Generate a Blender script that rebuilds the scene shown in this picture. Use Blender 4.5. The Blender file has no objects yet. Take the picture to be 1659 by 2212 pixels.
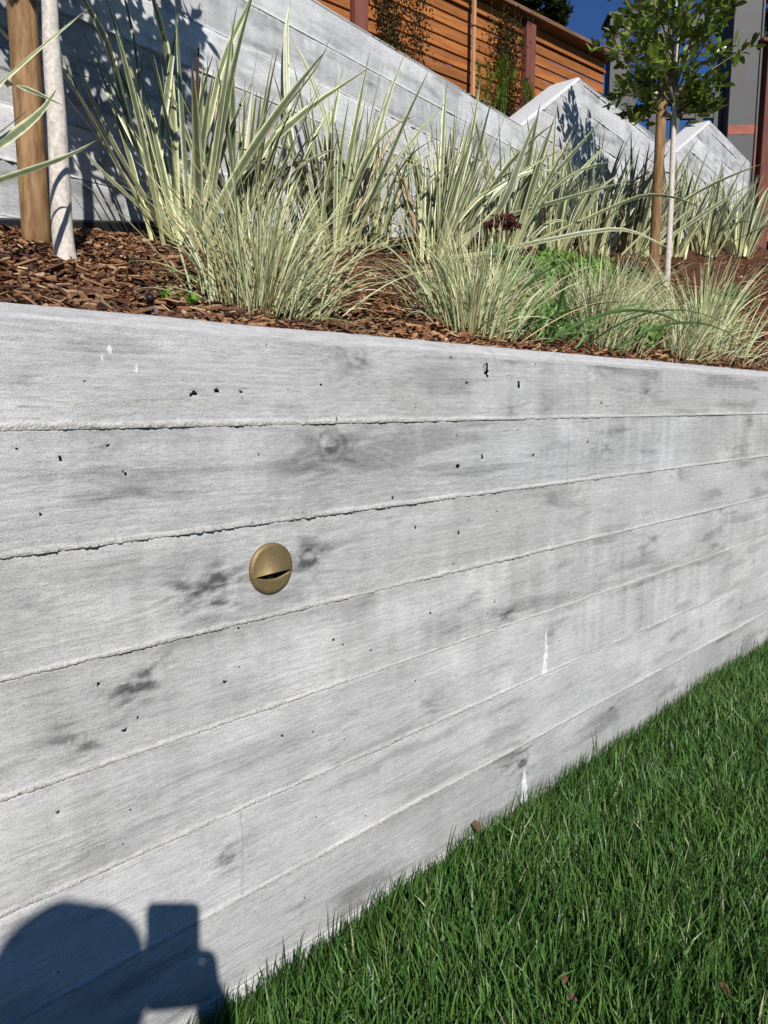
import bpy, math, random
import numpy as np
from mathutils import Vector, Matrix

scene = bpy.context.scene
C = scene.collection
R = math.radians

# ------------------------------------------------------------------ camera
EYE = np.array([0.0, -0.8675, 0.91])
PITCH, YAW = 8.194, 45.605
cam_data = bpy.data.cameras.new('camera')
cam = bpy.data.objects.new('camera', cam_data)
C.objects.link(cam)
cam.location = EYE
cam.rotation_euler = (R(90 - PITCH), 0, R(YAW - 90))
cam_data.sensor_fit = 'VERTICAL'
cam_data.sensor_height = 32.0
cam_data.lens = 1597.0 / 2212.0 * 32.0
cam_data.clip_start = 0.01
cam_data.clip_end = 3000
scene.camera = cam

# ------------------------------------------------------------------ light
SUN_EL, SUN_AZ = 35.75, 61.6          # direction the light travels (azimuth from +X)
world = bpy.data.worlds.new('World'); scene.world = world; world.use_nodes = True
wn = world.node_tree.nodes; wl = world.node_tree.links
wn.clear()
sky = wn.new('ShaderNodeTexSky'); sky.sky_type = 'NISHITA'; sky.sun_disc = False
sky.sun_elevation = R(SUN_EL)
sky.sun_rotation = R(90 - (SUN_AZ + 180))
sky.altitude = 100; sky.air_density = 1.0; sky.dust_density = 0.0; sky.ozone_density = 2.5
bg = wn.new('ShaderNodeBackground'); bg.inputs['Strength'].default_value = 0.05
wo = wn.new('ShaderNodeOutputWorld')
tint = wn.new('ShaderNodeMix'); tint.data_type = 'RGBA'; tint.blend_type = 'MULTIPLY'; tint.inputs[0].default_value = 1.0; tint.inputs[7].default_value = (0.46, 0.73, 1.20, 1)
wl.new(sky.outputs[0], tint.inputs[6]); wl.new(tint.outputs[2], bg.inputs[0]); wl.new(bg.outputs[0], wo.inputs[0])

sd = bpy.data.lights.new('sun', 'SUN'); sd.energy = 5.0; sd.angle = R(0.53); sd.color = (1.0, 0.952, 0.87)
sun = bpy.data.objects.new('sun', sd); C.objects.link(sun)
ldir = Vector((math.cos(R(SUN_EL)) * math.cos(R(SUN_AZ)), math.cos(R(SUN_EL)) * math.sin(R(SUN_AZ)), -math.sin(R(SUN_EL))))
sun.rotation_euler = ldir.to_track_quat('-Z', 'Y').to_euler()
sun.location = (-6, -9, 9)

scene.view_settings.view_transform = 'Standard'
scene.view_settings.look = 'None'
scene.view_settings.exposure = 0.22
scene.view_settings.gamma = 1.0
scene.view_settings.use_curve_mapping = False
scene.render.film_transparent = False

# ------------------------------------------------------------------ helpers
rng = np.random.RandomState(7)
ORG = {}

def hsh(ix, iy, seed):
    h = np.sin(ix * 127.1 + iy * 311.7 + seed * 74.7) * 43758.5453
    return h - np.floor(h)

def vn(x, y, seed=0.0):
    x, y = np.broadcast_arrays(np.asarray(x, float), np.asarray(y, float))
    ix = np.floor(x); iy = np.floor(y); fx = x - ix; fy = y - iy
    fx = fx * fx * (3 - 2 * fx); fy = fy * fy * (3 - 2 * fy)
    a = hsh(ix, iy, seed); b = hsh(ix + 1, iy, seed); c = hsh(ix, iy + 1, seed); d = hsh(ix + 1, iy + 1, seed)
    return (a + (b - a) * fx) * (1 - fy) + (c + (d - c) * fx) * fy

def fbm(x, y, seed=0.0, octv=4):
    s = 0; a = 0.5; t = 0
    for o in range(octv):
        s = s + a * (vn(x, y, seed + o * 3.1) - 0.5); t += a; a *= 0.5; x = np.asarray(x) * 2.03; y = np.asarray(y) * 2.03
    return s / t * 2.0            # about -1..1

def tag(o, label=None, cat=None, group=None, kind=None):
    if label: o['label'] = label
    if cat: o['category'] = cat
    if group: o['group'] = group
    if kind: o['kind'] = kind
    return o

def thing(name, loc, label, cat, group=None):
    o = bpy.data.objects.new(name, None); C.objects.link(o)
    o.location = tuple(float(v) for v in loc); o.empty_display_size = 0.05
    ORG[o.name] = np.array(loc, float)
    return tag(o, label, cat, group)

def build_mesh(name, V, F, col=None, uv=None, smooth=False):
    """V (n,3); F (m,k) array or list of arrays of equal-k faces."""
    V = np.ascontiguousarray(V, dtype=np.float32)
    Fs = F if isinstance(F, list) else [F]
    Fs = [np.asarray(f, dtype=np.int32) for f in Fs if len(f)]
    me = bpy.data.meshes.new(name)
    me.vertices.add(len(V)); me.vertices.foreach_set('co', V.ravel())
    loops = np.concatenate([f.ravel() for f in Fs])
    cnt = np.concatenate([np.full(len(f), f.shape[1], np.int32) for f in Fs])
    start = np.concatenate([[0], np.cumsum(cnt)[:-1]]).astype(np.int32)
    me.loops.add(len(loops)); me.loops.foreach_set('vertex_index', loops)
    me.polygons.add(len(cnt)); me.polygons.foreach_set('loop_start', start); me.polygons.foreach_set('loop_total', cnt)
    me.polygons.foreach_set('use_smooth', np.full(len(cnt), bool(smooth)))
    if col is not None:
        col = np.asarray(col, np.float32)
        if col.shape[1] == 3: col = np.concatenate([col, np.ones((len(col), 1), np.float32)], 1)
        a = me.color_attributes.new('Col', 'FLOAT_COLOR', 'POINT')
        a.data.foreach_set('color', np.ascontiguousarray(col).ravel())
    if uv is not None:
        u = me.uv_layers.new(name='UVMap')
        u.data.foreach_set('uv', np.ascontiguousarray(np.asarray(uv, np.float32)[loops]).ravel())
    me.update(calc_edges=True)
    return me

def obj(name, me, mat, parent=None):
    o = bpy.data.objects.new(name, me); C.objects.link(o)
    if mat is not None and len(me.materials) == 0: me.materials.append(mat)
    if parent is not None: o.parent = parent
    ORG[o.name] = ORG.get(parent.name, np.zeros(3)) if parent is not None else np.zeros(3)
    return o

def part(name, V, F, mat, parent=None, col=None, uv=None, smooth=False):
    V = np.asarray(V, float)
    if parent is not None: V = V - ORG[parent.name]
    return obj(name, build_mesh(name, V, F, col, uv, smooth), mat, parent)

def solo(name, V, F, mat, label=None, cat=None, group=None, kind=None, **k):
    """top-level mesh with origin at the bottom centre of its bounds"""
    V = np.asarray(V, float)
    o0 = np.array([(V[:, 0].min() + V[:, 0].max()) / 2, (V[:, 1].min() + V[:, 1].max()) / 2, V[:, 2].min()])
    o = obj(name, build_mesh(name, V - o0, F, k.get('col'), k.get('uv'), k.get('smooth', False)), mat)
    o.location = o0; ORG[o.name] = o0
    return tag(o, label, cat, group, kind)

BOXF = np.array([[0, 3, 2, 1], [4, 5, 6, 7], [0, 1, 5, 4], [1, 2, 6, 5], [2, 3, 7, 6], [3, 0, 4, 7]])

def boxv(c, ux, uy, uz, sx, sy, sz):
    """box with centre c and half sizes along unit axes"""
    c = np.asarray(c, float); ux, uy, uz = (np.asarray(u, float) for u in (ux, uy, uz))
    P = []
    for dz in (-1, 1):
        for dx, dy in ((-1, -1), (1, -1), (1, 1), (-1, 1)):
            P.append(c + ux * sx * dx + uy * sy * dy + uz * sz * dz)
    return np.array(P)

def bevbox(c, ux, uy, uz, sx, sy, sz, b=0.004):
    """box with chamfered edges: three stacked rings"""
    c = np.asarray(c, float); ux, uy, uz = (np.asarray(u, float) for u in (ux, uy, uz))
    rings = []
    for z, i in ((-sz, b), (-sz + b, 0), (sz - b, 0), (sz, b)):
        x, y = sx - i, sy - i
        k = b if i == 0 else b * 0.6
        for dx, dy in ((-x + k, -y), (x - k, -y), (x, -y + k), (x, y - k), (x - k, y), (-x + k, y), (-x, y - k), (-x, -y + k)):
            rings.append(c + ux * dx + uy * dy + uz * z)
    V = np.array(rings); F4 = []
    for r in range(3):
        for j in range(8):
            F4.append([r * 8 + j, r * 8 + (j + 1) % 8, (r + 1) * 8 + (j + 1) % 8, (r + 1) * 8 + j])
    F8 = [list(range(7, -1, -1)), list(range(24, 32))]
    return V, [np.array(F4), np.array(F8)]

def merge(parts):
    """parts: list of (V, F) with F array or list of arrays"""
    Vs = []; Fd = {}; n = 0
    for V, F in parts:
        for f in (F if isinstance(F, list) else [F]):
            f = np.asarray(f); Fd.setdefault(f.shape[1], []).append(f + n)
        Vs.append(V); n += len(V)
    return np.concatenate(Vs), [np.concatenate(v) for v in Fd.values()]

def tube(path, radii, nseg=12, cap=True):
    path = np.asarray(path, float); n = len(path)
    radii = np.broadcast_to(np.asarray(radii, float), (n,))
    T = np.gradient(path, axis=0); T /= np.linalg.norm(T, axis=1)[:, None] + 1e-12
    ref = np.array([1.0, 0, 0]) if abs(T[0, 0]) < 0.8 else np.array([0, 1.0, 0])
    V = []
    a = np.linspace(0, 2 * np.pi, nseg, endpoint=False)
    for i in range(n):
        s = np.cross(T[i], ref); s /= np.linalg.norm(s); t2 = np.cross(T[i], s)
        V.append(path[i] + radii[i] * (np.cos(a)[:, None] * s + np.sin(a)[:, None] * t2))
    V = np.concatenate(V); F = []
    for i in range(n - 1):
        for j in range(nseg):
            k = (j + 1) % nseg
            F.append([i * nseg + j, i * nseg + k, (i + 1) * nseg + k, (i + 1) * nseg + j])
    Fs = [np.array(F)]
    if cap: Fs.append(np.array([list(range(nseg - 1, -1, -1)), list(range((n - 1) * nseg, n * nseg))]))
    return V, Fs

def spline(P, n=12):
    """Catmull-Rom through the points"""
    P = np.asarray(P, float); Q = np.concatenate([[2 * P[0] - P[1]], P, [2 * P[-1] - P[-2]]])
    seg = len(P) - 1; out = []
    for u in np.linspace(0, seg, n):
        i = min(int(u), seg - 1); t = u - i
        p0, p1, p2, p3 = Q[i], Q[i + 1], Q[i + 2], Q[i + 3]
        out.append(0.5 * (2 * p1 + (p2 - p0) * t + (2 * p0 - 5 * p1 + 4 * p2 - p3) * t * t + (3 * p1 - p0 - 3 * p2 + p3) * t ** 3))
    return np.array(out)

def prof_fn(kind, s):
    if kind == 'blade':   return np.clip(0.7 + 1.6 * s, 0, 1) * np.clip((1 - s) * 1.9, 0, 1) ** 0.8
    if kind == 'flax':    return np.clip(0.66 + 1.2 * s, 0, 1) * np.clip((1.0 - s) * 2.6, 0, 1) ** 0.8
    if kind == 'ellipse': return np.sin(np.pi * np.clip(s * 0.97 + 0.03, 0, 1)) ** 0.75
    return 1 - s

def ribbons(P, az, th0, bend, L, W, nseg=4, prof='blade', fold=0.0, twist=0.0, curl=0.0, power=1.6):
    """N leaf blades at once.  Returns V, F(quads), UV, index of the blade per vertex"""
    P = np.atleast_2d(P).astype(float); N = len(P)
    g = lambda v: np.broadcast_to(np.asarray(v, float), (N,))[:, None]
    az, th0, bend, L, W, twist, curl = map(g, (az, th0, bend, L, W, twist, curl))
    s = np.linspace(0, 1, nseg + 1)[None, :]
    def dirs(s):
        th = th0 + bend * s ** power; a = az + curl * s
        return np.stack([np.sin(th) * np.cos(a), np.sin(th) * np.sin(a), np.cos(th)], -1), a
    mid, _ = dirs((s[:, 1:] + s[:, :-1]) / 2)
    step = mid * (L / nseg)[..., None]
    pos = np.concatenate([np.zeros((N, 1, 3)), np.cumsum(step, 1)], 1) + P[:, None, :]
    T, a = dirs(s)
    side = np.stack([-np.sin(a), np.cos(a), np.zeros_like(a)], -1)
    nrm = np.cross(T, side)
    tw = twist * np.ones_like(a)
    side = side * np.cos(tw)[..., None] + nrm * np.sin(tw)[..., None]
    nrm = np.cross(T, side)
    w = W * 0.5 * prof_fn(prof, s)
    if fold:
        offs = [-1, 0, 1]; m = 3
        pts = [pos + side * (w * o)[..., None] + nrm * (w * fold * (abs(o)))[..., None] for o in offs]
        us = [0, 0.5, 1]
    else:
        m = 2; pts = [pos - side * w[..., None], pos + side * w[..., None]]; us = [0, 1]
    V = np.stack(pts, 2).reshape(-1, 3)
    uv = np.zeros((N, nseg + 1, m, 2)); uv[..., 0] = np.array(us); uv[..., 1] = s[:, :, None]
    idx = np.repeat(np.arange(N), (nseg + 1) * m)
    f = []
    for i in range(nseg):
        for j in range(m - 1):
            f.append([i * m + j, i * m + j + 1, (i + 1) * m + j + 1, (i + 1) * m + j])
    F = (np.array(f)[None] + (np.arange(N) * (nseg + 1) * m)[:, None, None]).reshape(-1, 4)
    return V, F, uv.reshape(-1, 2), idx

def polyleaf(P, W, n=11, fold=0.35, seed=0, prof='flax'):
    """one leaf along a 3-D polyline"""
    r = np.random.RandomState(seed)
    pos = spline(P, n); T = np.gradient(pos, axis=0); T /= np.linalg.norm(T, axis=1)[:, None]
    view = np.array([0.70, 0.70, 0.1]); side = np.cross(T, view); side /= np.linalg.norm(side, axis=1)[:, None]
    tw = r.uniform(-0.7, 0.7) + np.linspace(0, r.uniform(-0.5, 0.5), n)
    nr = np.cross(T, side)
    side = side * np.cos(tw)[:, None] + nr * np.sin(tw)[:, None]; nr = np.cross(T, side)
    if nr[n // 2] @ view > 0: fold = -fold
    s = np.linspace(0, 1, n); w = W * 0.5 * prof_fn(prof, s)
    V = np.stack([pos + side * (w * o)[:, None] - nr * (w * fold * abs(o))[:, None] for o in (-1, 0, 1)], 1).reshape(-1, 3)
    uv = np.zeros((n, 3, 2)); uv[..., 0] = [0, .5, 1]; uv[..., 1] = s[:, None]
    F = [[i * 3 + j, i * 3 + j + 1, i * 3 + j + 4, i * 3 + j + 3] for i in range(n - 1) for j in (0, 1)]
    return V, np.array(F), uv.reshape(-1, 2)

# ------------------------------------------------------------------ materials
def newmat(name):
    m = bpy.data.materials.new(name); m.use_nodes = True
    nt = m.node_tree; b = nt.nodes['Principled BSDF']
    return m, nt, b

def node(nt, typ, **kw):
    n = nt.nodes.new(typ)
    for k, v in kw.items():
        if k in n.inputs.keys(): n.inputs[k].default_value = v
        else: setattr(n, k, v)
    return n

def ramp(nt, stops, fac):
    r = nt.nodes.new('ShaderNodeValToRGB'); e = r.color_ramp.elements
    while len(e) < len(stops): e.new(0.5)
    for i, (p, c) in enumerate(stops):
        e[i].position = p; e[i].color = (*c, 1) if len(c) == 3 else c
    nt.links.new(fac, r.inputs[0]); return r

def mixc(nt, a, b, fac, blend='MIX'):
    m = nt.nodes.new('ShaderNodeMix'); m.data_type = 'RGBA'; m.blend_type = blend
    for sock, v in ((m.inputs[6], a), (m.inputs[7], b), (m.inputs[0], fac)):
        if hasattr(v, 'links'): nt.links.new(v, sock)
        else: sock.default_value = v if not isinstance(v, tuple) or len(v) == 4 else (*v, 1)
    return m.outputs[2]

def mathn(nt, op, a, b=None):
    m = nt.nodes.new('ShaderNodeMath'); m.operation = op
    for s, v in ((m.inputs[0], a), (m.inputs[1], b)):
        if v is None: continue
        if hasattr(v, 'links'): nt.links.new(v, s)
        else: s.default_value = v
    return m.outputs[0]

def bump(nt, b, h, strength, dist):
    n = nt.nodes.new('ShaderNodeBump'); n.inputs['Strength'].default_value = strength; n.inputs['Distance'].default_value = dist
    nt.links.new(h, n.inputs['Height']); nt.links.new(n.outputs[0], b.inputs['Normal'])

def noise(nt, scale, detail=4, rough=0.6, vec=None, dim='3D'):
    n = nt.nodes.new('ShaderNodeTexNoise'); n.inputs['Scale'].default_value = scale
    n.inputs['Detail'].default_value = detail; n.inputs['Roughness'].default_value = rough
    if vec is not None: nt.links.new(vec, n.inputs['Vector'])
    return n.outputs['Fac']

def coords(nt, scale=(1, 1, 1), which='Object', geo=False):
    if geo:
        g = nt.nodes.new('ShaderNodeNewGeometry'); o = g.outputs['Position']
    else:
        t = nt.nodes.new('ShaderNodeTexCoord'); o = t.outputs[which]
    m = nt.nodes.new('ShaderNodeMapping'); m.inputs['Scale'].default_value = scale
    nt.links.new(o, m.inputs['Vector']); return m.outputs[0]

def concrete_material():
    m, nt, b = newmat('board_formed_concrete')
    a = node(nt, 'ShaderNodeAttribute', attribute_name='Col')
    v1 = coords(nt, (1, 1, 1), geo=True); v2 = coords(nt, (0.25, 1, 1), geo=True)
    n1 = noise(nt, 420, 3, 0.7, v1); n2 = noise(nt, 190, 4, 0.65, v2)
    c1 = ramp(nt, [(0.28, (0.60, 0.60, 0.61)), (0.47, (1, 1, 1)), (0.8, (1.14, 1.14, 1.13))], n1)
    c2 = ramp(nt, [(0.3, (0.80, 0.80, 0.80)), (0.7, (1.10, 1.10, 1.10))], n2)
    x = mixc(nt, a.outputs['Color'], c1.outputs[0], 0.8, 'MULTIPLY')
    x = mixc(nt, x, c2.outputs[0], 0.8, 'MULTIPLY')
    nt.links.new(x, b.inputs['Base Color'])
    b.inputs['Roughness'].default_value = 0.88; b.inputs['Specular IOR Level'].default_value = 0.25
    n3 = noise(nt, 330, 3, 0.75, v1)
    v4 = coords(nt, (0.035, 1, 1), geo=True); n4 = noise(nt, 330, 5, 0.7, v4)
    c4 = ramp(nt, [(0.34, (0.66, 0.66, 0.66)), (0.48, (1, 1, 1)), (0.72, (1.12, 1.12, 1.12))], n4); k4 = ramp(nt, [(0.38, (0.15,) * 3), (0.62, (0.7,) * 3)], noise(nt, 7, 3, 0.6, coords(nt, (0.5, 1, 1), geo=True))); x = mixc(nt, x, c4.outputs[0], k4.outputs[0], 'MULTIPLY'); nt.links.new(x, b.inputs['Base Color'])
    n2 = mathn(nt, 'ADD', n2, mathn(nt, 'MULTIPLY', n4, 0.4))
    h = mathn(nt, 'ADD', mathn(nt, 'ADD', n1, n2), mathn(nt, 'MULTIPLY', mathn(nt, 'MULTIPLY', n3, a.outputs['Alpha']), 7.0))
    bump(nt, b, h, 0.8, 0.0014)
    return m

def wood_material(name, dark, mid, light, scale=(2, 2, 0.25), rough=0.75, freq=14, objrand=0.25):
    m, nt, b = newmat(name)
    oi = nt.nodes.new('ShaderNodeObjectInfo')
    t = nt.nodes.new('ShaderNodeTexCoord')
    add = nt.nodes.new('ShaderNodeVectorMath'); add.operation = 'ADD'
    sc = nt.nodes.new('ShaderNodeVectorMath'); sc.operation = 'SCALE'; sc.inputs[0].default_value = (7.3, 3.1, 5.7)
    nt.links.new(oi.outputs['Random'], sc.inputs['Scale'])
    nt.links.new(t.outputs['Object'], add.inputs[0]); nt.links.new(sc.outputs[0], add.inputs[1])
    mp = nt.nodes.new('ShaderNodeMapping'); mp.inputs['Scale'].default_value = scale; nt.links.new(add.outputs[0], mp.inputs['Vector'])
    n = noise(nt, freq, 5, 0.62, mp.outputs[0])
    n2 = noise(nt, 1.7, 3, 0.5, mp.outputs[0])
    r = ramp(nt, [(0.28, dark), (0.5, mid), (0.74, light)], n)
    k = ramp(nt, [(0.35, (0.72, 0.70, 0.68)), (0.65, (1.12, 1.1, 1.08))], n2)
    x = mixc(nt, r.outputs[0], k.outputs[0], 0.8, 'MULTIPLY')
    v = mathn(nt, 'ADD', mathn(nt, 'MULTIPLY', oi.outputs['Random'], objrand), 1 - objrand / 2)
    hs = nt.nodes.new('ShaderNodeHueSaturation'); nt.links.new(v, hs.inputs['Value']); nt.links.new(x, hs.inputs['Color'])
    nt.links.new(hs.outputs[0], b.inputs['Base Color']); b.inputs['Roughness'].default_value = rough
    b.inputs['Specular IOR Level'].default_value = 0.3
    bump(nt, b, n, 0.35, 0.002)
    return m

def leaf_material(name, stops_u, tip=None, rough=0.45, spec=0.45, translucent=0.12, objrand=0.25, attr=False, streak=0.0, base=None):
    m, nt, b = newmat(name)
    uv = nt.nodes.new('ShaderNodeUVMap'); sp = nt.nodes.new('ShaderNodeSeparateXYZ'); nt.links.new(uv.outputs[0], sp.inputs[0])
    u = sp.outputs[0]
    oi = nt.nodes.new('ShaderNodeObjectInfo')
    if streak:
        cb = nt.nodes.new('ShaderNodeCombineXYZ'); nt.links.new(mathn(nt, 'MULTIPLY', sp.outputs[0], 9.0), cb.inputs[0])
        nt.links.new(mathn(nt, 'MULTIPLY', sp.outputs[1], 0.7), cb.inputs[1]); nt.links.new(mathn(nt, 'MULTIPLY', oi.outputs['Random'], 91.0), cb.inputs[2])
        nz = noise(nt, 1.0, 2, 0.5, cb.outputs[0])
        u = mathn(nt, 'ADD', u, mathn(nt, 'MULTIPLY', mathn(nt, 'SUBTRACT', nz, 0.5), streak))
    col = ramp(nt, stops_u, u).outputs[0]
    if base:
        f0 = ramp(nt, [(0.02, (1, 1, 1)), (0.42, (0, 0, 0))], sp.outputs[1]); col = mixc(nt, col, base, mathn(nt, 'MULTIPLY', f0.outputs[0], 0.75))
    if attr:
        a = node(nt, 'ShaderNodeAttribute', attribute_name='Col'); col = mixc(nt, col, a.outputs['Color'], 1.0, 'MULTIPLY')
    if tip:
        f = ramp(nt, [(tip[0], (0, 0, 0)), (1.0, (1, 1, 1))], sp.outputs[1]); col = mixc(nt, col, tip[1], f.outputs[0])
    g = coords(nt, (1, 1, 1), geo=True); nn = noise(nt, 60, 2, 0.5, g)
    k = ramp(nt, [(0.3, (0.82, 0.82, 0.80)), (0.7, (1.1, 1.1, 1.08))], nn); col = mixc(nt, col, k.outputs[0], 1.0, 'MULTIPLY')
    v = mathn(nt, 'ADD', mathn(nt, 'MULTIPLY', oi.outputs['Random'], objrand), 1 - objrand / 2)
    hs = nt.nodes.new('ShaderNodeHueSaturation'); nt.links.new(v, hs.inputs['Value']); nt.links.new(col, hs.inputs['Color']); col = hs.outputs[0]
    nt.links.new(col, b.inputs['Base Color']); b.inputs['Roughness'].default_value = rough; b.inputs['Specular IOR Level'].default_value = spec
    if translucent:
        tr = nt.nodes.new('ShaderNodeBsdfTranslucent'); nt.links.new(col, tr.inputs[0])
        mx = nt.nodes.new('ShaderNodeMixShader'); mx.inputs[0].default_value = translucent
        nt.links.new(b.outputs[0], mx.inputs[1]); nt.links.new(tr.outputs[0], mx.inputs[2])
        nt.links.new(mx.outputs[0], nt.nodes['Material Output'].inputs[0])
    return m

def plain_material(name, col, rough=0.6, metal=0.0, var=0.12, scale=30, spec=0.4, bmp=0.0):
    m, nt, b = newmat(name)
    n = noise(nt, scale, 4, 0.6, coords(nt))
    r = ramp(nt, [(0.3, tuple(c * (1 - var) for c in col)), (0.7, tuple(min(1, c * (1 + var)) for c in col))], n)
    nt.links.new(r.outputs[0], b.inputs['Base Color']); b.inputs['Roughness'].default_value = rough
    b.inputs['Metallic'].default_value = metal; b.inputs['Specular IOR Level'].default_value = spec
    if bmp: bump(nt, b, n, bmp, 0.002)
    return m

def attr_material(name, rough=0.85, spec=0.25, scale=150, bmp=0.4, gain=1.0):
    m, nt, b = newmat(name)
    a = node(nt, 'ShaderNodeAttribute', attribute_name='Col')
    n = noise(nt, scale, 4, 0.65, coords(nt, geo=True))
    k = ramp(nt, [(0.3, (0.7 * gain,) * 3), (0.7, (1.2 * gain,) * 3)], n)
    nt.links.new(mixc(nt, a.outputs['Color'], k.outputs[0], 1.0, 'MULTIPLY'), b.inputs['Base Color'])
    b.inputs['Roughness'].default_value = rough; b.inputs['Specular IOR Level'].default_value = spec
    if bmp: bump(nt, b, n, bmp, 0.002)
    return m

def chip_material():
    m, nt, b = newmat('bark_chip')
    oi = nt.nodes.new('ShaderNodeObjectInfo')
    r = ramp(nt, [(0.0, (0.04, 0.016, 0.009)), (0.25, (0.10, 0.043, 0.023)), (0.5, (0.175, 0.078, 0.038)), (0.72, (0.25, 0.13, 0.062)), (0.9, (0.35, 0.21, 0.115)), (1.0, (0.50, 0.35, 0.22))], oi.outputs['Random'])
    n = noise(nt, 90, 4, 0.65, coords(nt, (0.3, 1, 1)))
    k = ramp(nt, [(0.3, (0.6,) * 3), (0.7, (1.25,) * 3)], n)
    nt.links.new(mixc(nt, r.outputs[0], k.outputs[0], 1.0, 'MULTIPLY'), b.inputs['Base Color'])
    b.inputs['Roughness'].default_value = 0.85; bump(nt, b, n, 0.5, 0.002)
    return m

MAT = dict(
    concrete=concrete_material(),
    soil=plain_material('dark_soil', (0.03, 0.022, 0.014), 0.95, var=0.4, scale=40, spec=0.1, bmp=0.6),
    turf=plain_material('turf_soil', (0.035, 0.075, 0.018), 0.95, var=0.5, scale=60, spec=0.1, bmp=0.6),
    mulchbase=plain_material('mulch_fines', (0.075, 0.032, 0.018), 0.95, var=0.5, scale=120, spec=0.1, bmp=0.9),
    chip=chip_material(), chips=attr_material('bark_chips'),
    grass=leaf_material('lawn_blade', [(0, (0.75, 0.75, 0.75)), (0.5, (1.05, 1.05, 1.05)), (1, (0.75, 0.75, 0.75))], rough=0.42, spec=0.38, translucent=0.15, objrand=0, attr=True),
    flax=leaf_material('variegated_flax_leaf', [(0.0, (0.64, 0.64, 0.40)), (0.15, (0.54, 0.55, 0.33)), (0.22, (0.17, 0.205, 0.12)), (0.5, (0.125, 0.155, 0.085)), (0.78, (0.17, 0.205, 0.12)), (0.85, (0.54, 0.55, 0.33)), (1.0, (0.64, 0.64, 0.40))], tip=(0.90, (0.07, 0.06, 0.04)), rough=0.40, spec=0.45, translucent=0.07, objrand=0.7, streak=0.6, base=(0.60, 0.59, 0.31)),
    tuft=leaf_material('variegated_grass_blade', [(0, (1.25, 1.2, 1.0)), (0.3, (1.0, 1.0, 1.0)), (0.5, (0.55, 0.62, 0.5)), (0.7, (1, 1, 1)), (1, (1.25, 1.2, 1.0))], rough=0.45, spec=0.4, translucent=0.12, objrand=0.25, attr=True),
    weed=leaf_material('green_grass_blade', [(0, (0.10, 0.21, 0.055)), (0.5, (0.15, 0.28, 0.085)), (1, (0.10, 0.21, 0.055))], rough=0.42, translucent=0.2, objrand=0.3),
    ficus=leaf_material('glossy_tree_leaf', [(0, (0.14, 0.20, 0.026)), (0.49, (0.17, 0.235, 0.036)), (0.5, (0.25, 0.31, 0.08)), (0.51, (0.17, 0.235, 0.036)), (1, (0.14, 0.20, 0.026))], rough=0.30, spec=0.55, translucent=0.28, objrand=0.7),
    ficus2=leaf_material('glossy_tree_leaf_mass', [(0, (0.8, 0.85, 0.8)), (0.5, (1.15, 1.15, 1.1)), (1, (0.8, 0.85, 0.8))], rough=0.30, spec=0.5, translucent=0.22, objrand=0, attr=True),
    leafmass=leaf_material('small_leaf', [(0, (0.85, 0.9, 0.8)), (0.5, (1.1, 1.1, 1.05)), (1, (0.85, 0.9, 0.8))], rough=0.5, spec=0.35, translucent=0.2, objrand=0, attr=True),
    stake=wood_material('peeled_pine_pole', (0.10, 0.055, 0.026), (0.25, 0.145, 0.066), (0.36, 0.235, 0.125), scale=(12, 12, 2.0), freq=7, objrand=0.1),
    slat=wood_material('oiled_cedar', (0.20, 0.066, 0.018), (0.33, 0.118, 0.032), (0.42, 0.17, 0.055), scale=(0.5, 8, 8), freq=9, objrand=0.45),
    redpost=wood_material('red_stained_post', (0.105, 0.034, 0.026), (0.165, 0.058, 0.044), (0.215, 0.085, 0.066), scale=(6, 6, 0.5), freq=10),
    cap=wood_material('weathered_cap', (0.10, 0.05, 0.03), (0.17, 0.085, 0.05), (0.25, 0.15, 0.10), scale=(0.5, 6, 6), freq=10),
    palewood=wood_material('pale_batten', (0.34, 0.17, 0.09), (0.48, 0.27, 0.15), (0.58, 0.37, 0.23), scale=(9, 9, 0.6), freq=10),
    greypaint=plain_material('dark_grey_paint', (0.058, 0.057, 0.060), 0.6, var=0.12, scale=5, bmp=0.15),
    orange=plain_material('faded_orange_paint', (0.26, 0.075, 0.045), 0.7, var=0.35, scale=12),
    bark=attr_material('pale_smooth_bark', 0.75, 0.2, 120, 0.25, 1.05),
    twig=plain_material('pale_twig', (0.25, 0.20, 0.13), 0.8, var=0.3),
    darktwig=plain_material('dark_stem', (0.055, 0.03, 0.022), 0.85, var=0.4, scale=60),
    brass=None, black=plain_material('black_plastic', (0.012, 0.012, 0.014), 0.45, var=0.1),
    lens=plain_material('lamp_glass', (0.05, 0.055, 0.06), 0.2, var=0.05, spec=0.7),
    dark=plain_material('slot_shade_black', (0.006, 0.006, 0.007), 0.9),
    maroon=plain_material('dried_maroon_flowers', (0.105, 0.026, 0.022), 0.9, var=0.5, scale=90, bmp=0.6),
    deadleaf=plain_material('dead_leaf', (0.10, 0.052, 0.03), 0.8, var=0.4, scale=60),
    tanleaf=plain_material('dry_leaf_blade', (0.46, 0.31, 0.20), 0.8, var=0.25, scale=60),
    yellow=plain_material('yellow_petal', (0.75, 0.66, 0.03), 0.6, var=0.1),
)

def brass_material():
    m, nt, b = newmat('aged_brass')
    v = coords(nt); n = noise(nt, 900, 3, 0.6, v); n2 = noise(nt, 60, 3, 0.6, v)
    r = ramp(nt, [(0.3, (0.165, 0.118, 0.052)), (0.6, (0.27, 0.20, 0.098)), (0.8, (0.36, 0.275, 0.14))], n)
    k = ramp(nt, [(0.3, (0.85,) * 3), (0.7, (1.1,) * 3)], n2)
    nt.links.new(mixc(nt, r.outputs[0], k.outputs[0], 1.0, 'MULTIPLY'), b.inputs['Base Color'])
    b.inputs['Metallic'].default_value = 0.6; b.inputs['Roughness'].default_value = 0.6
    bump(nt, b, n, 0.12, 0.0004)
    return m
MAT['brass'] = brass_material()
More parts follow.
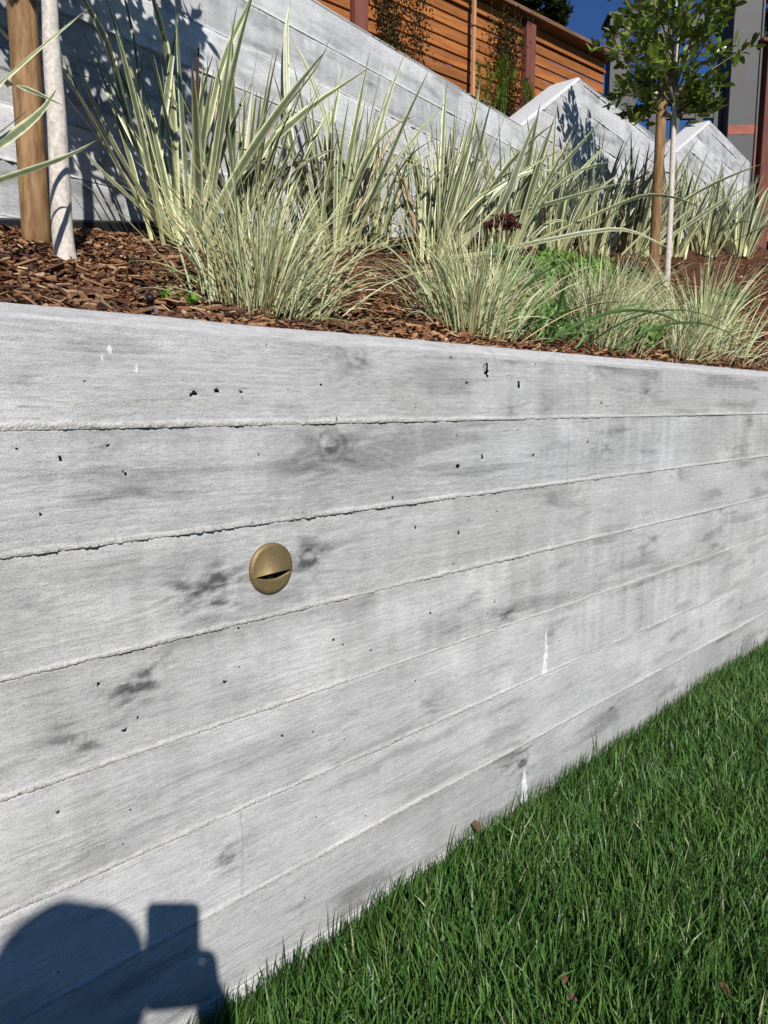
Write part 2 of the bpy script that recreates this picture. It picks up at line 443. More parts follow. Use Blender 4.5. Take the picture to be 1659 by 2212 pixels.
# ------------------------------------------------------------------ ground levels
PHI = 0.1181; BOFF = 1.1745
BD = np.array([math.cos(PHI), math.sin(PHI), 0]); BN = np.array([-math.sin(PHI), math.cos(PHI), 0])
def yb(x): return 1.183 + 0.1187 * x                      # front face of the upper wall
def lawn_z(x, y=0): return -0.012 + 0.018 * np.clip(x, -3, 6)
def bedz(x, y):
    x = np.asarray(x, float); y = np.asarray(y, float)
    s = np.clip((y - 0.18) / (yb(x) - 0.18), 0, 1.1)
    b = 1.355 + 0.165 * np.clip(x - 0.6, 0, 7.6) + 0.10 * np.clip(x - 0.6, -3, 0)
    return 1.04 + (b - 1.04) * s ** 0.9
def terrace_z(x):
    return np.interp(x, [-6, 3.3, 4.3, 5.8, 6.9, 9], [2.05, 2.2, 2.6, 2.65, 3.02, 3.05])
def topz(x):
    return np.interp(x, [-9, 3.43, 4.11, 5.86, 6.68, 12], [2.385, 2.385, 2.835, 2.865, 3.315, 3.315])

# lawn: one sheet to the horizon
gx = np.concatenate([[-900, -60, -12], np.linspace(-3, 6, 19), [14, 60, 900]]); gy = np.concatenate([[-900, -60, -12, -5], np.linspace(-3, 0.05, 9)])
XX, YY = np.meshgrid(gx, gy); ZZ = lawn_z(XX)
def gridF(nx, ny):
    i = np.arange(nx - 1)[None] + nx * np.arange(ny - 1)[:, None]
    return np.stack([i, i + 1, i + nx + 1, i + nx], -1).reshape(-1, 4)
lawn = part('lawn', np.stack([XX, YY, ZZ], -1).reshape(-1, 3), gridF(len(gx), len(gy)), MAT['turf'])
tag(lawn, kind='structure', label='lawn soil under the short green turf', cat='lawn')

# terrace above the upper wall, rising to a hillside
gx = np.concatenate([[-900, -60, -12], np.linspace(-6, 9, 31), [14, 60, 900]]); sy = np.array([0.12, 0.6, 1.3, 2.5, 6, 20, 80, 900])
XX, SS = np.meshgrid(gx, sy); YY = yb(np.clip(XX, -10, 9)) + SS
ZZ = terrace_z(XX) - 0.03 + 0.22 * np.clip(SS - 0.2, 0, 1.2) + 0.05 * np.clip(SS - 1.4, 0, 900)
ter = part('hillside', np.stack([XX, YY, ZZ], -1).reshape(-1, 3), gridF(len(gx), len(sy)), MAT['soil'])
tag(ter, kind='structure', label='bare hillside soil above the upper wall', cat='ground')

# ------------------------------------------------------------------ board-formed walls
KNOTS = [(0.839,0.942,.026,.09),(0.289,0.936,.018,.08),(0.789,0.985,.045,.10),(0.664,0.904,.014,.10),(1.206,0.906,.02,.07),(0.381,0.864,.028,.07),(0.317,0.832,.018,.06),(0.415,0.808,.022,.06),(0.74,0.847,.045,.13),(1.561,0.813,.026,.09),(0.882,0.807,.03,.04),(0.520,0.662,.042,.24),(0.690,0.680,.034,.22),(0.29,0.681,.014,.07),(1.424,0.647,.03,.10),(0.41,0.561,.030,.20),(0.332,0.507,.026,.19),(1.093,0.551,.017,.12),(1.199,0.489,.019,.13),(1.846,0.559,.022,.09),(2.284,0.585,.024,.09),(0.963,0.368,.022,.10),(0.414,0.388,.013,.08),(0.53,0.262,.022,.2),(1.271,0.152,.035,.18),(0.672,0.116,.02,.08),(1.662,0.157,.022,.08),(1.741,0.939,.022,.10),(2.457,0.868,.026,.09),(0.818,0.612,.018,.06),(1.979,0.255,.02,.07),(0.258,0.552,.016,.06),(0.724,0.352,.018,.06),(1.336,0.906,.02,.06),(0.667,0.751,.03,.07),(0.339,0.363,.018,.05)]
HOLES = [(1.118,0.978,.0080,.0135),(0.505,0.925,.005,.004),(0.539,0.93,.004,.004),(1.222,0.951,.0055,.010),(1.039,0.8,.006,.006),(1.111,0.814,.0045,.005),(0.389,0.5,.005,.003),(0.405,0.829,.003,.003),(0.303,0.789,.004,.003),(0.386,0.863,.004,.003),(1.489,0.829,.004,.004),(1.059,0.95,.0035,.003),(1.044,0.677,.004,.005),(1.161,0.705,.0035,.004),(0.927,0.7,.003,.003),(0.36,0.569,.0045,.002),(0.536,0.524,.0032,.005),(0.329,0.85,.003,.003),(1.277,0.808,.0035,.003),(0.872,0.757,.003,.003),(1.542,0.916,.004,.004),(0.576,0.929,.0025,.0025),(0.75,0.89,.0025,.003),(0.967,0.538,.003,.003),(1.16,0.523,.003,.003),(0.3,0.425,.0025,.003),(0.633,0.413,.003,.002)]

def wall_field(xs, zs, z0, z1, course, knots, holes, seed, ridge, fine=1.0):
    """relief (metres towards the viewer) and colour of one cast board course"""
    X, Z = np.meshgrid(xs, zs)
    vm = Z - z0; H = np.zeros_like(X)
    phi = Z + 0.010 * fbm(X * 1.1, course * 7.7 + Z * 1.5, seed, 3)
    dark = np.zeros_like(X); ringk = np.zeros_like(X); inside = np.zeros_like(X)
    for kx, kz, r, d in knots:
        if abs(kz - (z0 + z1) / 2) > 0.16: continue
        i0, i1 = np.searchsorted(xs, [kx - 7 * r, kx + 7 * r])
        if i1 - i0 < 2: continue
        w = (slice(None), slice(i0, i1)); Xw = X[w]; Zw = Z[w]; dx = Xw - kx; dz = Zw - kz; r2 = r * 0.62
        phi[w] += np.sign(dz) * r2 * 0.9 * np.exp(-(dx / (3.2 * r2)) ** 2) * np.exp(-np.abs(dz) / (2.2 * r2))
        rk = np.sqrt((dx / 1.15) ** 2 + dz ** 2) / r2
        wob = 1 + 0.35 * fbm(Xw * 60, Zw * 60, seed + 11 + kx, 3)
        m = np.clip(1.25 - rk * wob, 0, 1)
        smear = np.exp(-((dx / (1.7 * r)) ** 2 + (dz / (1.1 * r)) ** 2) * wob)
        dark[w] += d * (0.30 * np.clip(m * 2.2, 0, 1) * (1 + 0.5 * np.sin(rk * 9 + kx * 50)) + 0.75 * smear * np.clip(0.38 + 3.2 * fbm(Xw * 26, phi[w] * 130, seed + 5, 5), 0, 1.7))
        ringk[w] += np.clip(1.35 - 0.55 * rk * wob, 0, 1) * np.sin(rk * (1 + 0.5 * (wob - 1)) * 14.0 + 2.5 * fbm(Xw * 30, Zw * 50, seed + 17 + kx, 3) + kx * 50) * np.clip(0.5 + 1.2 * fbm(Xw * 35, Zw * 35, seed + 19, 2), 0, 1)
        inside[w] = np.maximum(inside[w], m)
    fl = fbm(X * 4.0, phi * 190, seed + 2, 5)
    fl2 = fbm(X * 9.0, phi * 420, seed + 6, 2)
    act = np.clip(fbm(X * 1.3, phi * 9, seed + 9 + course, 3) * 1.4 + 0.45, 0, 1)
    rings = np.sin(2 * np.pi * phi / 0.0085 + 3.0 * fbm(X * 1.6, phi * 30, seed + 4, 2)) * act
    grain = (0.55 * fl + 0.35 * fl2) * (1 - 0.5 * inside) + 0.24 * rings * (1 - inside)
    mott = fbm(X * 2.2, Z * 3.2, seed + 21, 4); blot = fbm(X * 9, Z * 11, seed + 23, 4)
    drip = fbm(X * 46, Z * 2.2, seed + 25, 3) * np.clip(fbm(X * 2.4, Z * 5, seed + 27, 2) + 0.45, 0, 1)
    h1 = hsh(course, seed, 3.3)
    T = 0.445 + 0.14 * (h1 - 0.5) + 0.045 * mott + 0.080 * blot + 0.070 * grain + 0.072 * drip - dark * 1.2 + 0.03 * fbm(X * 110, phi * 330, seed + 3, 2)
    T += 0.018 * ringk
    # the cast face darkens where laitance is thin
    thin = np.clip(fbm(X * 5.0, phi * 34, seed + 31, 5) - 0.14, 0, 1); T -= 0.085 * np.clip(thin * 4.5, 0, 1.3)
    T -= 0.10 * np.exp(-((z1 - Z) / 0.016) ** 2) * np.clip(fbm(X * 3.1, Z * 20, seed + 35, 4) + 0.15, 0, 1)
    light = np.clip(fbm(X * 7.0, Z * 9, seed + 33, 4) - 0.22, 0, 1); T += 0.20 * light
    # relief
    H += 0.00055 * grain * fine + 0.0012 * fbm(X * 6, Z * 8, seed + 41, 3) + 0.0004 * ringk * fine
    H += (h1 - 0.5) * 0.0016 - 0.0016 * ((vm / (z1 - z0) - 0.5) ** 2) * 4
    # squeezed-out fin along the bottom edge of the board
    tw = (np.interp(xs, [0.2, 1.4], [0.0072, 0.0046]) if course == 0 else 0.0048) + 0.0022 * fbm(xs * 26, 0 * xs + course, seed + 51, 4)
    am = ridge(xs) * np.clip(0.70 + 0.75 * fbm(xs * 2.4, 0 * xs + course * 3, seed + 52, 3) + 0.8 * fbm(xs * 45, 0 * xs + course, seed + 53, 4), 0.02, 1.6)
    pr = np.exp(-(np.clip(vm, 0, 1) / tw[None]) ** 4)
    rg = 0.7 * fbm(X * 190, Z * 230, seed + 54, 3) + 0.9 * (hsh(np.round(X * 9e3), np.round(Z * 9e3), seed) - 0.5)
    H += pr * (am[None] * (0.8 + 0.5 * rg) + 0.0011 * rg)
    T = T * (1 - pr * 0.9) + (0.50 + 0.13 * rg) * pr * 0.9
    halo = np.exp(-(vm / 0.014) ** 2) * (1 - pr); T += 0.03 * halo
    warm = pr * 0.9
    # air holes: dished edge here, the opening itself is cut out of the face
    for hx, hz, a, b in holes:
        if not (z0 - 0.01 < hz < z1 + 0.01) or hx < xs[0] - 0.02 or hx > xs[-1] + 0.02: continue
        q = ((X - hx) / (a * 1.25)) ** 2 + ((Z - hz) / (b * 1.25)) ** 2
        H -= 0.0012 * np.clip(1.3 - q, 0, 1)
    T = np.clip(T, 0.09, 0.68)
    col = np.stack([T * (1.0 + 0.03 * warm), T * (1.0 + 0.012 * warm), T * (1.012 - 0.06 * warm)], -1)
    tint = fbm(X * 1.6, Z * 2.5, seed + 81, 3)[..., None]
    col = col * (1 + np.array([0.014, 0.004, -0.016]) * tint)
    col = np.concatenate([col, pr[..., None] * 0.9], -1)
    return X, Z, H, col

_pr = np.random.RandomState(77)
def pits(V, F, course):
    """quads that are cut away as open air holes"""
    c = V.reshape(-1, 3)[F].mean(1); m = np.zeros(len(F), bool); lo, hi = c[:, 2].min() + 0.012, c[:, 2].max() - 0.004
    for hx, hz, a, b in HOLES:
        if lo - .012 < hz < hi + .01: 
            j = np.where(np.abs(c[:, 0] - hx) < 0.02)[0]
            if len(j) == 0: continue
            q = c[j]; w = 1.15 + 1.1 * fbm(q[:, 0] * 230, q[:, 2] * 230, 5.0 + hx, 2); m[j] |= (((q[:, 0] - hx) / a) ** 2 + ((q[:, 2] - hz) / b) ** 2) * w < (0.95 if a > .007 else 0.62)
    n = [9, 6, 4, 8, 6, 3, 3, 2][course]
    hx = np.concatenate([_pr.uniform(0.25, 1.3, n), _pr.uniform(1.2, 2.6, n // 3)]); hz = _pr.uniform(lo, hi, len(hx)); rr = 0.0011 + 0.0016 * _pr.rand(len(hx)) ** 3
    for x_, z_, r_ in zip(hx, hz, rr):
        d = (c[:, 0] - x_) ** 2 + ((c[:, 2] - z_) * 1.2) ** 2; i = int(np.argmin(d))
        if d[i] < 0.0001: m |= d < r_ ** 2; m[i] = True
    m &= (c[:, 2] > lo - .012)
    return m

def rows(z0, z1, n):
    t = np.concatenate([[0, .0012, .0026, .0042, .006, .008, .0105], np.linspace(0.0135, z1 - z0, n)])
    return z0 + t

def white(X, Z, col, cx, z_top, z_bot, w, seed, val=0.70, soft=0.006):
    """runs of white lime"""
    t = (z_top - Z) / (z_top - z_bot)
    wd = w * np.clip(np.sin(np.clip(t, 0, 1) * 2.6) ** 0.7, 0, 1) * (0.75 + 0.5 * fbm(Z * 90, Z * 0 + seed, seed, 2))
    k = np.clip((wd - np.abs(X - cx - 0.004 * fbm(Z * 50, Z * 0, seed + 2, 2))) / soft, 0, 1) ** 1.3 * np.clip(0.85 + 0.5 * fbm(X * 300, Z * 160, seed + 4, 3), 0, 1) * ((t > 0) & (t < 1))
    return np.concatenate([col[..., :3] * (1 - k[..., None]) + val * k[..., None], col[..., 3:]], -1)

# ---- lower (front) retaining wall
front = thing('retaining_wall', (1.5, 0.1, 0), 'long pale grey board-marked concrete retaining wall in front, rising from the lawn', 'wall')
SE = [0.8824 - 0.14 * k for k in range(8)]
TOPF = 1.0035
fx = [-2.5]
while fx[-1] < 7.0:
    x = fx[-1]
    d = max(0.24 - x, 0, x - 1.15)
    fx.append(x + (0.03 if x < 0.12 else np.interp(x, [0.12, 1.2, 2.9, 3.1], [0.0023, 0.0025, 0.0050, 0.03])))
fx = np.array(fx)
JOINTS = {0: [-1.1, 2.95, 5.2], 1: [-0.6, 1.408, 4.2], 2: [-1.5, 0.1, 3.4], 3: [-0.9, 3.05, 5.6], 4: [-1.6, 1.786, 4.4], 5: [0.553, 3.2, 5.8], 6: [-0.4, 2.149, 4.9], 7: [-1.2, 3.0]}
RA = [0.0042, 0.0048, 0.0036, 0.0022, 0.0019, 0.0021, 0.0024, 0.0016]
for k in range(8):
    z0 = SE[k]; z1 = TOPF if k == 0 else SE[k - 1]
    zs = rows(z0, z1, 43 if k < 7 else 24)
    kn = list(KNOTS); r_ = np.random.RandomState(40 + k)
    for q in range(9): kn.append((r_.choice([r_.uniform(-2.4, .1), r_.uniform(2.3, 6.9)]), z0 + r_.uniform(.02, .12), r_.uniform(.014, .03), r_.uniform(.05, .11)))
    for q in range(3): kn.append((r_.uniform(1.3, 2.6), z0 + r_.uniform(.02, .12), r_.uniform(.012, .024), r_.uniform(.05, .10)))
    rf = lambda x, a=RA[k]: a * np.interp(x, [0.3, 1.0, 1.8, 2.8], [1.0, 0.9, 0.62, 0.42])
    X, Z, H, col = wall_field(fx, zs, z0, z1, k, kn, HOLES, 100.0 + k * 13.7, rf)
    if k == 4: col = white(X, Z, col, 1.346, 0.430, 0.326, 0.0135, 3, 0.78, .0035)
    if k == 6: col = white(X, Z, col, 1.280, 0.126, 0.020, 0.0135, 5, 0.82, .0035)
    if k == 0:
        col = white(X, Z, col, 0.392, 0.984, 0.972, 0.004, 7, 0.8, .0015); col = white(X, Z, col, 0.386, 0.973, 0.960, 0.003, 8, 0.8, .0015); col = white(X, Z, col, 0.426, 0.964, 0.949, 0.0035, 9, 0.8, .0015)
    # the joint between two boards leaves a faint vertical line
    cuts = [fx[0]] + [j for j in JOINTS[k]] + [fx[-1]]
    for j in JOINTS[k]:
        q = np.exp(-((X - j - 0.002 * fbm(Z * 30, Z * 0 + k, 5.0, 2)) / 0.0022) ** 2)
        H += 0.0012 * q * (0.5 + fbm(Z * 120, Z * 0, 9.0, 2)); col[..., :3] *= (1 - 0.25 * q * np.clip(0.6 + 0.8 * fbm(Z * 60, Z * 0, 4.0 + k, 2), 0, 1))[..., None]
        H += np.where(X > j, 0.0006 * (hsh(k, j, 2.0) - 0.3), 0)
    for a, b in zip(cuts[:-1], cuts[1:]):
        i0 = np.searchsorted(fx, a); i1 = np.searchsorted(fx, b) + 1; i1 = min(i1, len(fx))
        x_ = X[:, i0:i1]; z_ = Z[:, i0:i1]; h_ = H[:, i0:i1]; c_ = col[:, i0:i1].copy(); c_[..., :3] *= 1 + 0.09 * (hsh(k, a * 3.3, 6.0) - 0.5)
        V = np.stack([x_, -h_, z_], -1)
        jx = np.gradient(x_, axis=1) * 0.34 * (hsh(x_ * 7e3, z_ * 9e3, 1.0) - .5) * 2; jz = np.gradient(z_, axis=0) * 0.34 * (hsh(x_ * 8e3, z_ * 6e3, 2.0) - .5) * 2
        jx[:, [0, -1]] = 0; jz[[0, -1]] = 0; V[..., 0] += jx; V[..., 2] += jz
        lip = V[:1].copy(); lip[..., 1] = 0.008
        lip2 = V[-1:].copy(); lip2[..., 1] = 0.010
        V = np.concatenate([lip, V, lip2], 0); c_ = np.concatenate([c_[:1], c_, c_[-1:]], 0)
        FQ = gridF(i1 - i0, V.shape[0]); FQ = FQ[~pits(V, FQ, k)]
        part('board_imprint', V.reshape(-1, 3), FQ, MAT['concrete'], front, col=c_.reshape(-1, 4), smooth=True)

# chamfered coping
cx = np.concatenate([np.arange(-2.5, 0.2, 0.05), np.arange(0.2, 3.0, 0.006), np.arange(3.0, 7.05, 0.06)])
prof = [(0.012, TOPF - 0.03), (-0.0008, TOPF), (0.003, TOPF + .0032), (0.0075, TOPF + .0078), (0.0125, TOPF + .0126), (0.0165, TOPF + .0165), (0.021, TOPF + .0185), (0.06, TOPF + .0195), (0.19, TOPF + .019), (0.20, TOPF + .012), (0.20, 0.75)]
V = []; cl = []
for i, (y, z) in enumerate(prof):
    e = 1.0 if 1 < i < 7 else (0.45 if i == 1 else 0)
    n1 = fbm(cx * 40, cx * 0 + i * 1.7, 9.0, 3) * 0.0009 * e + fbm(cx * 5, cx * 0 + 3.3, 19.0, 2) * 0.0012 * (1 if i > 1 else 0.2)
    V.append(np.stack([cx, y - n1 * 0.7, z + n1], -1))
    t = 0.43 + 0.06 * fbm(cx * 6, cx * 0 + i * 0.8, 29.0, 4) - 0.09 * np.clip(fbm(cx * 30, cx * 0 + i * 1.3, 39.0, 3), 0, 1) + 0.05 * (i == 2)
    cl.append(np.stack([t, t, t * 1.01, t * 0 + 0.12], -1))
part('coping', np.concatenate(V), gridF(len(cx), len(prof)), MAT['concrete'], front, col=np.concatenate(cl), smooth=True)
V = boxv((2.25, 0.104, 0.40), (1, 0, 0), (0, 1, 0), (0, 0, 1), 4.73, 0.0935, 0.55)
part('wall_core', V, BOXF, MAT['concrete'], front, col=np.tile([.42, .42, .42, 0], (8, 1)))

# ---- upper (back) retaining wall with a stepped top
back = thing('retaining_wall', (4, yb(4) + .1, 1.3), 'upper board-marked concrete wall behind the flax plants, its top stepping up twice', 'wall')
bs = [-2.0]
while bs[-1] < 8.02:
    x = bs[-1]; bs.append(x + (0.03 if x < 0.4 else np.interp(x, [0.4, 1.5, 4, 8], [0.006, 0.007, 0.011, 0.02])))
bs = np.array(bs); bs[-1] = 8.03
TB = 2.385
base_b = np.interp(bs, [-2, 0.6, 8.03], [1.05, 1.18, 2.35])
BZ = [TB - 0.146 - 0.14 * k for k in range(9)]
BZ = sorted(set([round(v, 4) for v in BZ + [TB - 0.146 + 0.14 * k for k in range(1, 9)]]), reverse=True)
for k, z0 in enumerate(BZ[:]):
    z1 = z0 + 0.14
    zs = rows(z0, z1, 15)
    zs = z0 + np.concatenate([[0, .003, .007, .011], np.linspace(0.017, 0.14, 13)])
    r_ = np.random.RandomState(140 + k)
    kn = [(r_.uniform(-1, 8), z0 + r_.uniform(.02, .12), r_.uniform(.02, .04), r_.uniform(.05, .12)) for q in range(14)]
    ho = [(r_.uniform(0.4, 6), z0 + r_.uniform(.02, .12), r_.uniform(.005, .012), r_.uniform(.004, .010)) for q in range(9)]
    rf = lambda x: 0.0075 * np.clip(0.4 + 1.4 * fbm(x * 3.0, x * 0 + k, 77.0, 3), 0.15, 1.6)
    X, Z, H, col = wall_field(bs, zs, z0, z1, k + 20, kn, ho, 400.0 + k * 17.3, rf, 0.6)
    tz = topz(bs); ok = (tz > z0 + 0.001) & (base_b < z1)
    col[..., :3] = np.clip((col[..., :3] - 0.45) * 1.4 + 0.525, 0.1, 0.72) * np.array([0.985, 1.0, 1.02])
    Zc = np.minimum(Z, tz[None] - 0.015)
    js = sorted(r_.uniform(-1.5, 8, 4)); lim = [-9] + js + [99]
    for a, b in zip(lim[:-1], lim[1:]):
        sel = np.where(ok & (bs >= a))[0]
        if len(sel) == 0: continue
        i0 = sel[0]; e = np.where(bs <= b)[0]
        i1 = min(len(bs), e[-1] + 2)
        ii = [i for i in range(i0, i1) if ok[i]]
        if len(ii) < 2: continue
        runs = np.split(np.array(ii), np.where(np.diff(ii) > 1)[0] + 1)
        for run in runs:
            if len(run) < 2: continue
            s_ = slice(run[0], run[-1] + 1)
            y = yb(X[:, s_]); V = np.stack([X[:, s_], y, Zc[:, s_]], -1) - BN[None, None] * H[:, s_][..., None]
            lip = V[:1] + BN * 0.012; lip2 = V[-1:] + BN * 0.012
            V = np.concatenate([lip, V, lip2], 0); c_ = np.concatenate([col[:1, s_], col[:, s_], col[-1:, s_]], 0)
            part('board_imprint', V.reshape(-1, 3), gridF(V.shape[1], V.shape[0]), MAT['concrete'], back, col=c_.reshape(-1, 4), smooth=True)
# coping that follows the steps, and the body behind the cast face
cxb = np.unique(np.concatenate([np.arange(-2, 8.04, 0.04), [3.43, 3.435, 4.11, 4.115, 5.86, 5.865, 6.68, 6.685, 8.03]]))
tz = topz(cxb)
prb = [(0.02, -0.05), (-0.001, -0.018), (0.003, -0.013), (0.014, -0.002), (0.02, 0.0), (0.16, 0.0), (0.20, -0.004), (0.20, -0.9)]
V = []; cl = []
for i, (d, dz) in enumerate(prb):
    n1 = fbm(cxb * 9, cxb * 0 + i, 5.0, 3) * 0.0014 * (1 < i < 6)
    V.append(np.stack([cxb, yb(cxb), tz + dz + n1], -1) + BN * d)
    t = 0.55 + 0.06 * fbm(cxb * 6, cxb * 0 + i * 0.8, 49.0, 4); cl.append(np.stack([t * .985, t, t * 1.02, t * 0], -1))
part('coping', np.concatenate(V), gridF(len(cxb), len(prb)), MAT['concrete'], back, col=np.concatenate(cl))
xs2 = cxb; f_ = np.stack([xs2, yb(xs2), topz(xs2) - 0.05], -1) + BN * 0.03; g_ = f_ + BN * 0.165
f2 = f_.copy(); f2[:, 2] = 0.8; g2 = g_.copy(); g2[:, 2] = 0.8
n_ = len(xs2); V = np.concatenate([f2, f_, g_, g2]); F = gridF(n_, 4)
endc = np.array([[n_ - 1, 2 * n_ - 1, 3 * n_ - 1, 4 * n_ - 1]])
part('wall_core', V, [np.concatenate([F, endc])], MAT['concrete'], back, col=np.tile([.45, .45, .45, 0], (len(V), 1)))
E1 = np.array([[8.03, yb(8.03), 2.0], [8.03, yb(8.03), 3.3]])
V = np.concatenate([E1, E1[::-1] + BN * 0.2]); part('wall_end', np.concatenate([V, V + BD * 0.004]), BOXF, MAT['concrete'], back, col=np.tile([.45, .45, .45, 0], (8, 1)))

# dark strip of drainage board along the foot of the upper wall
xs3 = np.linspace(-0.6, 1.5, 30); P = np.stack([xs3, yb(xs3) - 0.012, bedz(xs3, yb(xs3)) + 0.012], -1)
V = []
for dy, dz in ((0, -.12), (-.014, -.12), (-.014, 0.0), (0, 0.008)): V.append(P + np.array([0, dy, dz]))
solo('drainage_strip', np.concatenate(V), gridF(30, 4), MAT['black'], 'low black plastic strip along the foot of the upper wall behind the stake', 'edging')

# ------------------------------------------------------------------ mulch bed
mx = np.concatenate([np.arange(-2.5, 0, 0.1), np.arange(0, 4.5, 0.025), np.arange(4.5, 8.9, 0.1)]); ms = np.linspace(0, 1, 44)
XX, SS = np.meshgrid(mx, ms); YY = 0.19 + SS * (yb(XX) - 0.005 - 0.19)
ZZ = bedz(XX, YY) + 0.010 * fbm(XX * 7, YY * 7, 3.0, 4) * np.clip(SS * 12, 0.2, 1) - 0.014
bed = part('mulch_bed', np.stack([XX, YY, ZZ], -1).reshape(-1, 3), gridF(len(mx), len(ms)), MAT['mulchbase'], smooth=True)
tag(bed, kind='structure', label='sloping bed of brown bark mulch between the two concrete walls', cat='mulch bed')

def chip_mesh(r):
    """splinter of bark: irregular four-cornered flake"""
    w = r.uniform(.09, .24)
    x = np.array([-.5, .5, .5, -.5]) * r.uniform(.7, 1.1, 4); y = np.array([-1, -1, 1, 1]) * w * r.uniform(.25, 1.15, 4)
    t = r.uniform(.04, .10); b = r.uniform(-.06, .10, 4)
    top = np.stack([x * .94, y * .9, t + b], -1); bot = np.stack([x, y, b * .8], -1)
    F4 = np.array([[i, (i + 1) % 4, 4 + (i + 1) % 4, 4 + i] for i in range(4)] + [[3, 2, 1, 0], [4, 5, 6, 7]])
    return np.concatenate([bot, top]), [F4]

def euler_mats(ax, ay, az):
    cx_, sx_, cy_, sy_, cz_, sz_ = np.cos(ax), np.sin(ax), np.cos(ay), np.sin(ay), np.cos(az), np.sin(az)
    o = np.zeros_like(ax); l = np.ones_like(ax)
    Rx = np.stack([l, o, o, o, cx_, -sx_, o, sx_, cx_], -1).reshape(-1, 3, 3)
    Ry = np.stack([cy_, o, sy_, o, l, o, -sy_, o, cy_], -1).reshape(-1, 3, 3)
    Rz = np.stack([cz_, -sz_, o, sz_, cz_, o, o, o, l], -1).reshape(-1, 3, 3)
    return Rz @ Ry @ Rx

r_ = np.random.RandomState(11)
N = 38000
px = np.concatenate([r_.uniform(0.15, 1.5, 22000), r_.uniform(1.3, 4.6, 12000), r_.uniform(-1.6, 0.15, 1000), r_.uniform(4.6, 8, 3000)])
py = 0.16 + (r_.uniform(0, 1, N) ** 1.25) * (yb(px) - 0.20)
slope = np.arctan2(bedz(px, py + .02) - bedz(px, py), .02)
ln = r_.gamma(2.2, 0.0085, N) + 0.010; ln = 0.70 * np.clip(ln, .010, .068) * np.interp(px, [1, 4, 8], [1, 1.25, 2.0])
lift = r_.uniform(-0.004, 0.013, N)
pz = bedz(px, py) + 0.010 * fbm(px * 7, py * 7, 3.0, 4) - 0.010 + lift
edge = py < 0.215; pz = np.where(edge, np.maximum(pz, 1.027 + r_.uniform(0, .008, N)), pz)
Rm = euler_mats(slope * 0.8 + r_.normal(0, .33, N), r_.normal(0, .30, N), r_.uniform(0, 2 * np.pi, N))
dist = np.hypot(px - 0.0, py + 0.8675)
vis = (px > 0.30 + 0.35 * (py - 0.2)) & (px < 1.05)
score = ln / dist + np.where(vis, 1, 0) * 10 + lift * 2
order = np.argsort(-score); big = order[:300]; rest = order[300:]
var = [chip_mesh(np.random.RandomState(500 + i)) for i in range(14)]
vmesh = [build_mesh('bark_chip', V, F) for V, F in var]
for m_ in vmesh: m_.materials.append(MAT['chip'])
for i in big:
    o = bpy.data.objects.new('bark_chip', vmesh[i % 14]); C.objects.link(o); o.parent = bed
    M_ = Matrix(Rm[i].tolist()).to_4x4() @ Matrix.Diagonal((ln[i], ln[i] * r_.uniform(.7, 1.4), ln[i], 1))
    M_.translation = (px[i], py[i], pz[i] + 0.003); o.matrix_local = M_
pal = np.array([(0.030, 0.014, 0.009), (0.09, 0.038, 0.021), (0.155, 0.068, 0.034), (0.22, 0.105, 0.052), (0.29, 0.155, 0.075), (0.37, 0.22, 0.115), (0.52, 0.37, 0.23)])
pick = r_.choice(len(pal), N, p=[.13, .21, .22, .17, .14, .09, .04])
Vs = []; Fq = []; Fh = []; cs = []; n0 = 0
for v in range(14):
    ids = rest[rest % 14 == v]; Vb, Fb = var[v]
    sc = np.stack([ln[ids], ln[ids] * 1.1, ln[ids]], -1)
    W_ = np.einsum('nij,nvj->nvi', Rm[ids], Vb[None] * sc[:, None]) + np.stack([px, py, pz], -1)[ids][:, None]
    k = len(ids); offs = n0 + np.arange(k) * 8
    Fq.append((Fb[0][None] + offs[:, None, None]).reshape(-1, 4))
    Vs.append(W_.reshape(-1, 3)); cs.append(np.repeat(pal[pick[ids]] * r_.uniform(.75, 1.25, (k, 1)), 8, 0)); n0 += k * 8
o = part('bark_chips', np.concatenate(Vs), np.concatenate(Fq), MAT['chips'], bed, col=np.concatenate(cs)); o['kind'] = 'stuff'
